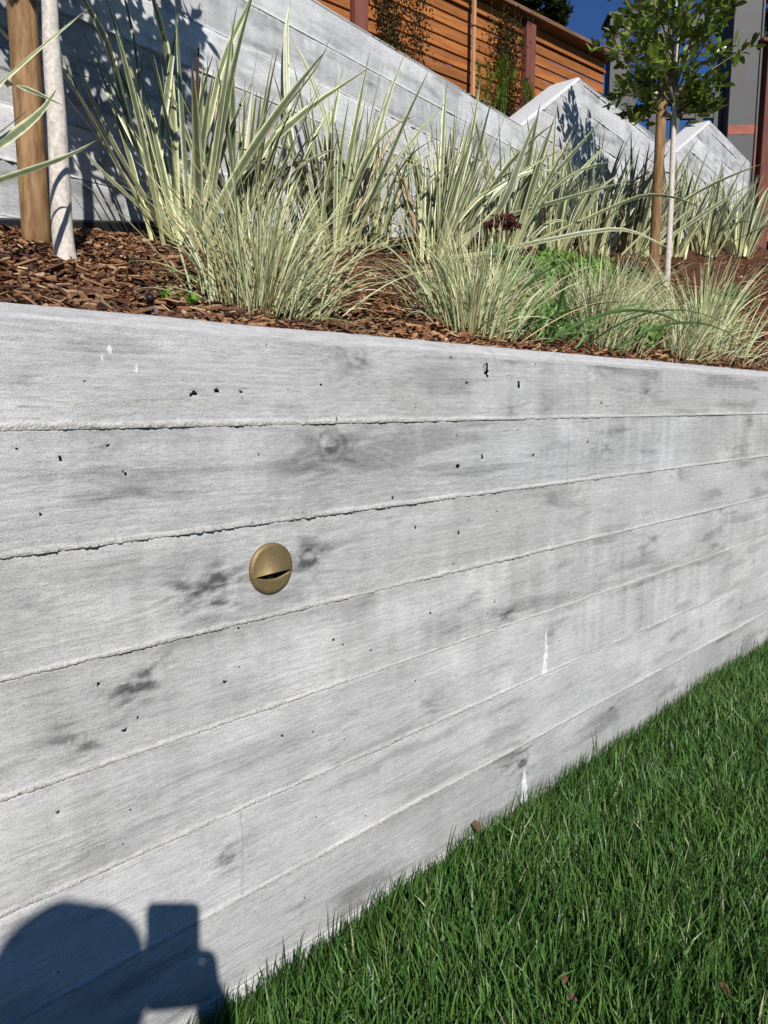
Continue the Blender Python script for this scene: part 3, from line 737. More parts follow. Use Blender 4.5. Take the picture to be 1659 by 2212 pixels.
# ------------------------------------------------------------------ brass step light
def step_light():
    cx_, cz_, Rr = 0.6185, 0.676, 0.0375
    t = thing('step_light', (cx_, 0, cz_), 'round brass eyelid step light set in the front concrete wall', 'lamp')
    lip = lambda u: -0.08 - 0.17 * u * u + 0.05 * u        # lower edge of the hood in radii
    scoop = lambda u: np.where(np.abs(u) < 0.85, -0.22 - 0.19 * (np.cos(u / 0.85 * np.pi / 2) ** 1.2), -0.22)
    nu, nv = 40, 22
    u = np.sin(np.linspace(-np.pi / 2, np.pi / 2, nu)) * 0.998
    # hood: from the rim arc down to the lip, swelling outwards
    V = []
    for a in u:
        zt = math.sqrt(max(0, 1 - a * a)); zb = min(lip(a), zt - 0.002) if abs(a) < 0.97 else zt - 0.01
        zb = max(zb, -zt)
        for v in np.linspace(0, 1, nv):
            z = zt + (zb - zt) * v
            r2 = a * a + z * z; rim = np.clip((1 - math.sqrt(min(r2, 1))) / 0.10, 0, 1)
            swell = (1 - (a / 0.93) ** 2 if abs(a) < 0.93 else 0)
            q = 0.0032 * rim ** 0.5 + 0.0115 * max(0, swell) ** 1.7 * (v ** 2.0) + 0.0012
            V.append((cx_ + a * Rr, -0.0015 - q, cz_ + z * Rr))
    hood = part('hood', np.array(V), gridF(nv, nu), MAT['brass'], t, smooth=True)
    # turned-in lip under the hood
    V = []
    for a in u * 0.94:
        zt = math.sqrt(max(0, 1 - a * a)); zb = max(lip(a), -zt)
        swell = max(0, 1 - (a / 0.93) ** 2); q = 0.0032 + 0.0115 * swell ** 1.7 + 0.0012
        V += [(cx_ + a * Rr, -0.0015 - q, cz_ + zb * Rr), (cx_ + a * Rr, -0.0015 - q + 0.001, cz_ + zb * Rr - 0.0007), (cx_ + a * Rr, -0.001, cz_ + zb * Rr + 0.002)]
    part('hood_lip', np.array(V), gridF(3, nu), MAT['brass'], hood, smooth=True)
    # lower plate with a scooped top edge
    V = []
    for a in u:
        zt = math.sqrt(max(0, 1 - a * a)); top = max(min(float(scoop(a)), zt), -zt)
        for v in np.linspace(0, 1, 12):
            z = top + (-zt - top) * v
            rim = np.clip((1 - math.sqrt(min(1, a * a + z * z))) / 0.10, 0, 1); edge = np.clip(v / 0.06, 0, 1)
            V.append((cx_ + a * Rr, -0.0015 - 0.0012 - 0.0032 * rim ** 0.5 * (0.35 + 0.65 * edge ** .5), cz_ + z * Rr))
    part('face_plate', np.array(V), gridF(12, nu), MAT['brass'], t, smooth=True)
    an = np.linspace(0, 2 * np.pi, 64, endpoint=False)
    V = []
    for r0, y in ((0.93, -0.0030), (0.985, -0.0036), (1.004, -0.0024), (1.004, 0.004)):
        V += [(cx_ + math.cos(a) * r0 * Rr, y, cz_ + math.sin(a) * r0 * Rr) for a in an]
    F = [[i * 64 + j, i * 64 + (j + 1) % 64, (i + 1) * 64 + (j + 1) % 64, (i + 1) * 64 + j] for i in range(3) for j in range(64)]
    part('rim', np.array(V), np.array(F), MAT['brass'], t, smooth=True)
    # flat near-black plate: the slot's inner shade put into its colour; lens on it
    V = boxv((cx_, -0.0008, cz_ - 0.34 * Rr), (1, 0, 0), (0, 1, 0), (0, 0, 1), 0.029, 0.0004, 0.012)
    slot_plate = part('slot_shade', V, BOXF, MAT['dark'], t)
    V, F = bevbox((cx_ - 0.002, -0.0022, cz_ - 0.36 * Rr), (1, 0, 0), (0, 1, 0), (0, 0, 1), 0.006, 0.001, 0.003, 0.0008)
    part('lens', V, F, MAT['lens'], slot_plate)
step_light()

# ------------------------------------------------------------------ lawn blades
def lawn_grass():
    r = np.random.RandomState(21)
    pts = []
    def scatter(n, x0, x1, y0, y1): return np.stack([r.uniform(x0, x1, n), r.uniform(y0, y1, n)], -1)
    a = scatter(160000, 0.15, 3.3, -1.75, -0.004)
    # keep what the view and its surroundings can see: denser nearby
    fwd = 0.6996 * a[:, 0] + 0.7145 * (a[:, 1] + 0.8675); rt = 0.7145 * a[:, 0] - 0.6996 * (a[:, 1] + 0.8675)
    a = a[(fwd > 0.55) & (np.abs(rt) < 0.62 * fwd + 0.35)]
    e = np.stack([r.uniform(0.2, 3.4, 3500), -0.003 - np.abs(r.normal(0, 0.010, 3500))], -1)
    a = np.concatenate([a, e])
    n = len(a); fz = np.hypot(a[:, 0], a[:, 1] + .8675)
    clump = fbm(a[:, 0] * 7, a[:, 1] * 7, 5.0, 3); clump2 = fbm(a[:, 0] * 2.2, a[:, 1] * 2.2, 8.0, 2)
    P = np.stack([a[:, 0], a[:, 1], lawn_z(a[:, 0])], -1)
    az = clump * 4.0 + r.normal(0.8, 1.5, n)
    th = np.abs(r.normal(0.25, 0.22, n)); bend = r.gamma(2, 0.22, n)
    L = np.clip(r.normal(0.054, 0.019, n) * (1 + 0.22 * clump2), 0.02, 0.10) * np.where(r.rand(n) < 0.02, 1.5, 1)
    near = a[:, 1] > -0.045
    az = np.where(near, np.where(np.sin(az) > 0.1, az + np.pi, az), az)
    th = np.where(near, th * 0.7, th); bend = np.where(near, bend * 0.55, bend)
    L = np.where(near, L * 1.02, L)
    W = r.uniform(0.0018, 0.0042, n) * np.interp(fz, [0.8, 3], [1, 1.15])
    V, F, uv, idx = ribbons(P, az, th, bend, L, W, 3, 'blade', twist=r.normal(0, .8, n))
    V[:, 1] = np.minimum(V[:, 1], -0.0045)
    g = np.array([0.040, 0.110, 0.022]); g2 = np.array([0.155, 0.275, 0.070]); y = np.array([0.36, 0.36, 0.22])
    t = np.clip(r.beta(1.3, 2.0, n) + 0.22 * clump + 0.15 * clump2, 0, 1)[:, None]; col = g * (1 - t) + g2 * t
    dry = r.rand(n) < 0.02; col[dry] = y * r.uniform(.5, 1.1, (dry.sum(), 1))
    # coarser turf around the part in view
    o = scatter(68000, -2.2, 6.5, -3.6, -0.004); m_ = o.shape[0]
    f2 = 0.6996 * o[:, 0] + 0.7145 * (o[:, 1] + 0.8675); r2 = 0.7145 * o[:, 0] - 0.6996 * (o[:, 1] + 0.8675)
    o = o[~((f2 > 0.55) & (np.abs(r2) < 0.62 * f2 + 0.35) & (o[:, 0] > .15) & (o[:, 0] < 3.3) & (o[:, 1] > -1.75))]; m_ = len(o)
    V2, F2, uv2, i2 = ribbons(np.stack([o[:, 0], o[:, 1], lawn_z(o[:, 0])], -1), r.uniform(0, 6.28, m_), np.abs(r.normal(.3, .25, m_)), r.gamma(2, .25, m_), np.clip(r.normal(.055, .014, m_), .02, .1), r.uniform(.004, .008, m_), 2, 'blade', twist=r.normal(0, .8, m_))
    V2[:, 1] = np.minimum(V2[:, 1], -0.0045); t2 = np.clip(r.beta(1.3, 2, m_), 0, 1)[:, None]; col2 = g * (1 - t2) + g2 * t2
    F = np.concatenate([F, F2 + len(V)]); V = np.concatenate([V, V2]); uv = np.concatenate([uv, uv2]); idx = np.concatenate([idx, i2 + n]); col = np.concatenate([col, col2])
    solo('lawn_grass', V, F, MAT['grass'], 'short dark green turf grass beside the front wall', 'grass', None, 'stuff', col=col[idx], uv=uv)
lawn_grass()

# ------------------------------------------------------------------ flax plants
AUTH=[
('far_left',0.013,[(0.283,0.483,1.129),(0.393,0.501,1.363),(0.467,0.522,1.443),(0.535,0.548,1.518),(0.641,0.544,1.628)]),
('far_left',0.012,[(0.283,0.483,1.129),(0.434,0.469,1.402),(0.477,0.511,1.438),(0.524,0.546,1.453),(0.586,0.562,1.448)]),
('far_left',0.017,[(0.283,0.483,1.129),(0.396,0.483,1.293),(0.457,0.512,1.343),(0.529,0.533,1.412),(0.581,0.573,1.479)]),
('far_left',0.012,[(0.283,0.483,1.129),(0.398,0.51,1.306),(0.472,0.555,1.375),(0.544,0.602,1.445)]),
('far_left',0.010,[(0.283,0.483,1.129),(0.38,0.488,1.241),(0.45,0.506,1.281),(0.553,0.494,1.336),(0.626,0.511,1.388)]),
('far_left',0.008,[(0.283,0.483,1.129),(0.432,0.524,1.543),(0.489,0.573,1.547),(0.529,0.641,1.563)]),
('a',0.025,[(1.07,1.03,1.342),(1.087,1.061,1.59),(1.098,1.097,1.839),(1.084,1.141,2.004),(1.081,1.151,2.053)]),
('a',0.02,[(1.07,1.03,1.342),(1.044,1.074,1.524),(1.081,1.07,1.767),(1.118,1.058,1.978)]),
('a',0.019,[(1.07,1.03,1.342),(1.136,0.983,1.622),(1.174,0.947,1.816),(1.226,0.887,1.963),(1.223,0.857,1.99)]),
('a',0.023,[(1.07,1.03,1.342),(1.014,1.121,1.591),(0.99,1.158,1.728),(0.973,1.19,1.868),(0.933,1.238,1.986),(0.919,1.244,2.011)]),
('a',0.009,[(1.07,1.03,1.342),(1.029,1.108,1.627),(1.024,1.123,1.779),(1.018,1.133,1.895),(1.004,1.142,1.977),(0.996,1.134,1.993)]),
('a',0.016,[(1.07,1.03,1.342),(1.156,0.981,1.527),(1.206,0.959,1.672),(1.259,0.929,1.789)]),
('a',0.022,[(1.07,1.03,1.342),(1.121,1.011,1.47),(1.178,0.993,1.634),(1.22,0.991,1.803)]),
('a',0.011,[(1.07,1.03,1.342),(1.004,1.115,1.468),(0.944,1.205,1.642),(0.907,1.264,1.778),(0.878,1.317,1.926)]),
('a',0.011,[(1.07,1.03,1.342),(1.008,1.094,1.477),(0.952,1.154,1.62),(0.907,1.205,1.772),(0.883,1.223,1.862)]),
('a',0.01,[(1.07,1.03,1.342),(0.989,1.099,1.45),(0.921,1.151,1.53),(0.859,1.198,1.62)]),
('a',0.014,[(1.07,1.03,1.342),(1.035,1.094,1.482),(1.029,1.133,1.645),(1.035,1.152,1.758),(1.06,1.153,1.884)]),
('c',0.021,[(1.72,1.13,1.441),(1.654,1.264,1.766),(1.673,1.321,2.128),(1.703,1.329,2.295)]),
('c',0.021,[(1.72,1.13,1.441),(1.727,1.162,1.804),(1.687,1.207,2.003),(1.635,1.25,2.129)]),
('b',0.008,[(1.32,1.12,1.397),(1.4,1.107,1.687),(1.478,1.064,1.818),(1.557,1.017,1.936),(1.613,0.995,2.064)]),
('b',0.025,[(1.32,1.12,1.397),(1.367,1.108,1.647),(1.395,1.071,1.68),(1.498,0.977,1.796),(1.63,0.855,1.909)]),
('c',0.021,[(1.72,1.13,1.441),(1.736,1.191,1.768),(1.773,1.193,1.9),(1.821,1.192,2.075)]),
('c',0.016,[(1.72,1.13,1.441),(1.667,1.229,1.717),(1.683,1.209,1.734),(1.824,1.084,1.837)]),
('c',0.019,[(1.72,1.13,1.441),(1.739,1.109,1.602),(1.791,1.042,1.692),(1.843,1.0,1.908),(1.884,0.956,2.064)]),
('c',0.016,[(1.72,1.13,1.441),(1.824,1.062,1.639),(1.86,1.031,1.689),(1.931,0.977,1.797),(2.041,0.894,1.947)]),
('d',0.022,[(2.12,1.06,1.448),(2.162,1.045,1.684),(2.19,1.051,1.967),(2.194,1.05,2.083)]),
('d',0.021,[(2.12,1.06,1.448),(2.219,1.014,1.673),(2.244,1.012,1.754),(2.294,1.004,1.927),(2.343,1.004,2.14)]),
('d',0.024,[(2.12,1.06,1.448),(2.263,0.906,1.579),(2.302,0.845,1.666),(2.344,0.797,1.841),(2.366,0.757,1.946)]),
('d',0.017,[(2.12,1.06,1.448),(2.262,0.972,1.656),(2.323,0.934,1.708),(2.429,0.855,1.789),(2.523,0.787,1.855)]),
('e',0.023,[(2.75,1.2,1.566),(2.836,1.15,1.773),(2.902,1.097,1.861),(3.023,1.005,2.029),(3.115,0.936,2.164)]),
('f',0.021,[(3.39,1.33,1.686),(3.359,1.353,1.924),(3.466,1.228,2.098),(3.535,1.13,2.217)]),
('e',0.018,[(2.75,1.2,1.566),(2.739,1.177,1.722),(2.723,1.127,1.722),(2.878,0.923,1.788),(3.042,0.71,1.852)]),
('d',0.016,[(2.12,1.06,1.448),(2.266,0.884,1.47),(2.342,0.776,1.494),(2.511,0.581,1.538),(2.577,0.477,1.525),(2.644,0.357,1.449)]),
('e',0.016,[(2.75,1.2,1.566),(3.003,0.971,1.711),(3.133,0.847,1.788),(3.212,0.766,1.824),(3.295,0.671,1.812),(3.368,0.577,1.76)]),
('h',0.022,[(4.19,1.4,1.792),(4.323,1.253,1.976),(4.455,1.1,2.126),(4.578,0.944,2.221),(4.694,0.789,2.288)])]

def flax(key, x, y, n, Lr, Wr, spread, lean, label, seed, stalks=0):
    r = np.random.RandomState(seed); z = float(bedz(x, y))
    t = thing('flax_plant', (x, y, z - 0.01), label, 'flax plant', 'variegated flax plants along the upper wall')
    for k, w, P in AUTH:
        if k != key: continue
        V, F, uv = polyleaf(P, w, 12, 0.32, len(P) * 7 + int(w * 1e4) + int(abs(P[-1][0]) * 100))
        part('leaf', V, F, MAT['flax'], t, uv=uv, smooth=True)
    for i in range(n):
        a = r.uniform(0, 2 * np.pi); rad = min(abs(r.normal(0, spread * 0.35)), spread * 0.55); bx = x + math.cos(a) * rad; by = y + math.sin(a) * rad * 0.55
        az = a + r.normal(0, 0.5); th = abs(r.normal(0.16, 0.27)) + rad * 0.9
        d = np.array([math.cos(az) * math.sin(th) + lean[0], math.sin(az) * math.sin(th) + lean[1], math.cos(th)]); az = math.atan2(d[1], d[0]); th = math.atan2(math.hypot(d[0], d[1]), d[2])
        if by > yb(bx) - 0.08: by = yb(bx) - 0.08
        L = r.uniform(*Lr); room = yb(bx) - by
        if math.sin(az) > 0 and L * math.sin(th) * math.sin(az) > room * 0.8:
            th = math.asin(min(0.9, room * 0.7 / L))
        bend = abs(r.normal(0.14, 0.22)) + (1.1 if r.rand() < 0.10 else 0)
        if math.sin(az) > 0: bend = min(bend, 0.25)
        V, F, uv, _ = ribbons([(bx, by, z - 0.02)], az, th, bend, L, r.uniform(*Wr) * r.choice([.55, .75, .9, 1.0]) * (0.55 if i % 33 == 7 else 1), 9, 'flax', fold=0.38, twist=r.normal(0, 0.9), curl=r.normal(0, 0.15), power=2.0)
        part('leaf', V, F, MAT['tanleaf'] if i % 33 == 7 else MAT['flax'], t, uv=uv, smooth=True)
    for i in range(stalks):
        a = r.uniform(-0.6, 0.9); h = r.uniform(.35, .55)
        P = np.array([(x, y, z), (x + .05 * math.cos(a), y + .02, z + h * .5), (x + .13 * math.cos(a) - .05, y + .03, z + h)])
        part('flower_stalk', *tube(spline(P, 7), np.linspace(.004, .0022, 7), 5), MAT['darktwig'], t)
    return t
FL = [
 ('far_left', .283, .483, 14, (.28, .44), (.016, .022), .05, (-.12, .10), 'flax plant beyond the left edge, a few leaves reaching in across the stake', 1, 0),
 ('a', 1.10, 1.03, 46, (.38, .72), (.016, .026), .20, (-.02, .0), 'tallest flax plant, just right of the white trunk, with dark dry stalks', 2, 5),
 ('b', 1.34, 1.10, 40, (.34, .60), (.016, .026), .16, (.12, -.02), 'flax plant behind the big grass tuft, a broad dark leaf leaning far right', 3, 0),
 ('c', 1.72, 1.13, 66, (.32, .64), (.015, .025), .18, (.07, .0), 'flax plant behind the right half of the big front grass tuft', 4, 0),
 ('c2', 1.98, 1.22, 46, (.30, .56), (.013, .022), .15, (.06, .0), 'small flax plant close to the upper wall, with yellow flowers beside it', 17, 1),
 ('d', 2.16, 1.06, 72, (.30, .58), (.014, .024), .17, (.08, .0), 'flax plant with a bright cream base between the two nearest grass tufts', 5, 0),
 ('d2', 2.42, 1.22, 64, (.34, .64), (.016, .026), .18, (.08, .0), 'flax plant close to the upper wall, left of the maroon flower heads', 15, 2),
 ('e', 2.78, 1.18, 76, (.36, .66), (.016, .028), .20, (.12, .0), 'flax plant directly behind the maroon flower heads', 6, 1),
 ('f', 3.30, 1.30, 78, (.36, .68), (.018, .030), .22, (.12, .0), 'flax plant rising behind the bright green clover', 7, 1),
 ('f2', 3.85, 1.40, 72, (.40, .72), (.018, .030), .24, (.12, .0), 'flax plant between the clover and the right-hand stake, under the tree shadow', 16, 0),
 ('h', 4.45, 1.46, 72, (.42, .74), (.020, .034), .26, (.12, .0), 'flax plant just behind the right-hand stake', 8, 1),
 ('i', 5.1, 1.52, 66, (.42, .72), (.022, .036), .28, (.12, .0), 'flax plant right of the thin white trunk, below the second wall step', 9, 0),
 ('j', 5.85, 1.62, 70, (.42, .74), (.024, .038), .30, (.08, .0), 'flax plant with a bright yellow base on the far mulch slope', 10, 0),
 ('k', 6.75, 1.70, 64, (.45, .78), (.026, .042), .34, (.08, .0), 'farthest flax plant, at the right edge of the bed', 11, 0)]
for a in FL: flax(*a)

# ------------------------------------------------------------------ striped grass tufts on the front edge
def tuft(x, y, n, nown, Lr, label, seed, lean=(0.0, 0.0), wmul=1.0, dens=0.05):
    r = np.random.RandomState(seed); z = float(bedz(x, y))
    t = thing('striped_grass_tuft', (x, y, z - 0.01), label, 'grass tuft', 'striped grass tufts along the front wall')
    def gen(k, own):
        a = r.uniform(0, 2 * np.pi, k); rad = np.abs(r.normal(0, dens, k))
        P = np.stack([x + np.cos(a) * rad, y + np.sin(a) * rad * 0.7, np.full(k, z - 0.012)], -1); P[:, 1] = np.maximum(P[:, 1], 0.205)
        P[:, 2] = bedz(P[:, 0], P[:, 1]) - 0.012
        th = np.abs(r.normal(0.16, 0.45, k)) + rad * 1.4
        dx = np.cos(a) * np.sin(th) + lean[0] * r.uniform(.2, 1.4, k); dy = np.sin(a) * np.sin(th) + lean[1]; az = np.arctan2(dy, dx); th = np.arctan2(np.hypot(dx, dy), np.cos(th))
        L = r.uniform(Lr[0], Lr[1], k) * (1 - 0.15 * np.clip(th - .6, 0, 1)); bend = np.abs(r.normal(0.45, 0.4, k)) + 0.35 * th
        # blades that lean over the coping stay short
        L = np.where(np.sin(az) * np.sin(th) < -0.45, L * 0.62, L)
        W = r.uniform(.0020, .0043, k) * wmul
        V, F, uv, idx = ribbons(P, az, th, bend, L, W, 8, 'blade', fold=0.4, twist=r.normal(0, .9, k), curl=r.normal(0, .3, k), power=1.7)
        # nothing may sink under the mulch or the coping
        fl = np.where(V[:, 1] > 0.2, bedz(V[:, 0], V[:, 1]) + 0.002, np.where(V[:, 1] > 0.0, 1.0275, -9)); V[:, 2] = np.maximum(V[:, 2], np.where(uv[:, 1] > 0.12, fl, -9))
        c0 = np.array([0.68, 0.68, 0.47]); c1 = np.array([0.22, 0.27, 0.125]); c2 = np.array([0.42, 0.29, 0.15])
        q = r.rand(k, 1); col = c0 * (1 - q) + c1 * q; dry = r.rand(k) < 0.05; col[dry] = c2
        return V, F, uv, col[idx]
    V, F, uv, col = gen(n, False); o = part('blades', V, F, MAT['tuft'], t, col=col, uv=uv); o['kind'] = 'stuff'
    for i in range(nown):
        V, F, uv, col = gen(1, True); part('blade', V, F, MAT['tuft'], t, col=col, uv=uv)
    return t
tuft(.835, .30, 600, 80, (.13, .33), 'largest striped grass tuft, at the left on the front wall edge', 31, (.26, .06), .95, .06)
tuft(1.43, .29, 420, 30, (.15, .34), 'striped grass tuft in the middle, in front of the maroon flower heads', 32, (.08, .1), 1.0, .075)
tuft(2.02, .30, 420, 25, (.15, .36), 'striped grass tuft on the front wall edge below the right-hand stake', 33, (.22, .08), 1.05, .09)
tuft(2.9, .36, 460, 20, (.18, .42), 'farthest striped grass tuft, by the right edge of the front wall', 34, (.18, .08), 1.2, .13)
tuft(2.45, .45, 200, 0, (.16, .34), 'small striped grass tuft set back between the two right-hand ones', 35, (.1, .0), 1.1, .06)

tuft(1.72, .44, 170, 0, (.14, .30), 'striped grass tuft tangled with the green weed grass behind the coping', 36, (.15, .05), 1.0, .08)
tuft(2.5, .26, 170, 0, (.12, .26), 'low striped grass tuft right at the coping, beside the small clover patch', 37, (.2, .05), 1.1, .08)
# broad green weed grass hanging over the coping
def weed():
    r = np.random.RandomState(51); x, y = 1.66, .27; z = float(bedz(x, y))
    t = thing('weed_grass', (x, y, z), 'clump of plain green weed grass hanging over the front wall', 'weed')
    spec = []
    for i in range(95):
        az = r.normal(-0.1, 0.9) if r.rand() < .75 else r.uniform(0, 6.28); spec.append((x + r.normal(0.05, .13), max(.21, y + r.normal(0.03, .05)), az, abs(r.normal(.7, .35)), r.uniform(.3, 1.1), r.uniform(.14, .32), r.uniform(.004, .009)))
    spec += [(1.62, .215, -1.25, .95, 1.5, .40, .009), (1.80, .215, -1.2, .9, 1.5, .42, .010), (1.96, .215, -1.3, .95, 1.4, .36, .008), (1.04, .21, -1.35, 1.1, 1.3, .34, .0035), (2.0, .215, -.9, .8, .8, .34, .006)]
    for bx, by, az, th, bend, L, W in spec:
        V, F, uv, _ = ribbons([(bx, by, float(bedz(bx, by)) - .005)], az, th, bend, L, W, 9, 'blade', fold=.3, twist=r.normal(0, .5), power=1.5)
        fl = np.where(V[:, 1] > 0.2, bedz(V[:, 0], V[:, 1]) + .003, np.where(V[:, 1] > 0.0, 1.029, -9)); V[:, 2] = np.maximum(V[:, 2], fl)
        part('blade', V, F, MAT['weed'], t, uv=uv, smooth=True)
weed()

def leaf_cloud(name, label, cat, centres, radii, n, L, W, c0, c1, seed, kind=None, up=0.3, parent=None, mat='leafmass', tmul=1.0):
    r = np.random.RandomState(seed); k = len(centres); per = r.randint(0, k, n)
    d = r.normal(0, 1, (n, 3)); d /= np.linalg.norm(d, axis=1)[:, None]; rr = r.uniform(.25, 1, (n, 1)) ** .5
    P = np.asarray(centres)[per] + d * rr * np.asarray(radii)[per]
    az = r.uniform(0, 2 * np.pi, n); th = r.uniform(.3, 2.0, n) - up
    V, F, uv, idx = ribbons(P, az, th, r.normal(.2, .3, n), r.uniform(.7, 1.2, n) * L, r.uniform(.8, 1.15, n) * W, 2 if L > .1 else 3, 'ellipse', fold=0.0 if L > .1 else .22, twist=r.normal(0, .6, n))
    t = r.rand(n, 1); col = np.asarray(c0) * (1 - t) + np.asarray(c1) * t
    if parent is not None: o = part(name, V, F, MAT[mat], parent, col=col[idx], uv=uv)
    else: o = solo(name, V, F, MAT[mat], label, cat, None, kind, col=col[idx], uv=uv)
    if kind: o['kind'] = kind
    return o
def bedpt(x, y, dz): return (x, y, float(bedz(x, y)) + dz)
cl = [bedpt(x, y, .03) for x, y in ((2.55, .86), (2.7, .80), (2.85, .92), (3.0, .86), (3.1, 1.0), (2.75, 1.0), (2.95, 1.05), (3.25, 1.05))]
leaf_cloud('clover_patch', 'bright green clover growing on the mulch left of the right-hand stake', 'clover', cl, [(.13, .12, .045)] * 8, 2600, .020, .016, (.085, .20, .018), (.19, .36, .045), 61, 'stuff')
cl = [bedpt(x, y, .03) for x, y in ((2.10, .28), (2.22, .26), (2.32, .28), (2.2, .36), (1.9, .40), (1.8, .33))]
leaf_cloud('clover_patch', 'small patch of green clover at the front wall edge, right of the weed grass', 'clover', cl, [(.07, .05, .03)] * 6, 800, .024, .018, (.07, .17, .02), (.15, .30, .04), 62, 'stuff')
leaf_cloud('clover_sprig', 'tiny green clover sprig beside the left end of the largest grass tuft', 'clover', [bedpt(.63, .28, .01), bedpt(.66, .26, .012)], [(.02, .015, .008)] * 2, 34, .012, .010, (.08, .18, .02), (.16, .30, .04), 63)
leaf_cloud('clover_sprig', 'tiny green clover sprig at the foot of the left stake', 'clover', [bedpt(.72, .90, .012)], [(.012, .012, .008)], 16, .012, .009, (.08, .18, .02), (.16, .30, .04), 64)

def sedum(x, y, h, rad, label, seed, heads):
    r = np.random.RandomState(seed); z = float(bedz(x, y))
    t = thing('sedum_plant', (x, y, z), label, 'flower')
    for hx, hy, hz, rr in heads:
        top = np.array([x + hx, y + hy, z + h + hz])
        stm = part('stem', *tube(spline([(x, y, z - .01), (x + hx * .4, y + hy * .5, z + h * .5), top], 7), np.linspace(.004, .003, 7), 6), MAT['darktwig'], t)
        parts = []
        for i in range(130):
            a = r.uniform(0, 6.28); q = math.sqrt(r.rand()) * rr; c = top + np.array([math.cos(a) * q, math.sin(a) * q, .25 * rr * (1 - (q / rr) ** 2) + r.uniform(-.3, .15) * rr]); s_ = r.uniform(.0035, .0065)
            V = np.array([(1, 0, 0), (-.5, .87, 0), (-.5, -.87, 0), (0, 0, 1.2), (0, 0, -1.2)]) * s_ + c
            parts.append((V, np.array([[0, 1, 3], [1, 2, 3], [2, 0, 3], [1, 0, 4], [2, 1, 4], [0, 2, 4]])))
        o = part('flower_head', *merge(parts), MAT['maroon'], stm)
    leaf_cloud('leaves', None, None, [(x, y, z + h * .30)], [(.06, .05, h * .2)], 34, .055, .034, (.12, .20, .09), (.22, .30, .15), seed + 1, None, .2, t)
sedum(2.30, .86, .20, .05, 'taller dried maroon flower heads in front of the flax leaves', 71, [(.0, .0, .01, .050), (.075, .01, .0, .036), (-.03, .03, -.01, .028)])
sedum(2.28, .74, .135, .03, 'single small rusty flower head standing left of the clover', 73, [(.02, .0, 0, .034)])
sedum(3.55, 1.02, .075, .05, 'low dark maroon flower heads between the clover and the right-hand stake', 75, [(.0, .0, 0, .06), (.10, -.04, -.02, .05), (-.09, .0, -.02, .045), (.05, .08, .02, .05)])
leaf_cloud('broadleaf_plant', 'low broad-leaved green plant on the mulch, far right behind the grass', 'plant', [bedpt(3.75, .62, .04), bedpt(3.9, .66, .05), bedpt(3.6, .6, .03)], [(.1, .08, .04)] * 3, 90, .075, .05, (.05, .12, .03), (.13, .22, .08), 81)

def flowers():
    r = np.random.RandomState(90)
    for i, (x, y, h, lab) in enumerate([(1.93, 1.02, .32, 'upper pair of yellow flowers on a thin stem among the flax leaves'), (1.86, 1.02, .25, 'lower yellow flowers on a thin stem left of the bright flax base')]):
        z = float(bedz(x, y)); t = thing('yellow_flower', (x, y, z), lab, 'flower')
        stm = part('stem', *tube(spline([(x, y, z), (x + .01, y - .02, z + h * .6), (x, y - .04, z + h)], 6), .0014, 5), MAT['weed'], t)
        for k in range(3):
            c = np.array([x + r.normal(0, .016), y - .04, z + h + r.normal(0, .006)])
            V, F, uv, _ = ribbons(np.repeat(c[None], 5, 0), np.arange(5) * 1.256 + r.rand(), 1.1, .3, .011, .008, 2, 'ellipse'); part('petals', V, F, MAT['yellow'], stm, uv=uv)
flowers()

# ------------------------------------------------------------------ irrigation stub
t = thing('drip_emitter', (.566, .225, 1.02), 'short black irrigation stub sticking out of the mulch by the coping', 'irrigation stub')
P = spline([(.560, .225, 1.015), (.561, .220, 1.050), (.558, .212, 1.068), (.553, .204, 1.074)], 9)
part('tube', *tube(P, .0058, 12), MAT['black'], t, smooth=True)
V, F = bevbox((.568, .222, 1.048), (.8, .6, 0), (-.6, .8, 0), (0, 0, 1), .011, .003, .014, .0015); part('clip', V, F, plain_material('grey_plastic', (.30, .30, .31), .5), t)

# ------------------------------------------------------------------ staked trees
def bark_tube(path, radii, seed, nseg=28):
    V, F = tube(path, radii, nseg); n = len(path)
    h = np.repeat(path[:, 2], nseg); a = np.tile(np.linspace(0, 2 * np.pi, nseg, endpoint=False), n)
    t = .52 + .05 * fbm(a * 2, h * 10, seed, 3) + .07 * fbm(a * 0.8, h * 80, seed + 4, 3)
    len_ = np.clip(fbm(a * 3.0, h * 60, seed + 9, 3) - .33, 0, 1) * 1.6
    scar = np.clip(fbm(a * 1.0, h * 22, seed + 15, 2) - .55, 0, 1) * 2
    t = np.clip(t - .28 * len_ - .25 * scar, .08, .7)
    return V, F, np.stack([t * 1.03, t * .94, t * .85], -1)

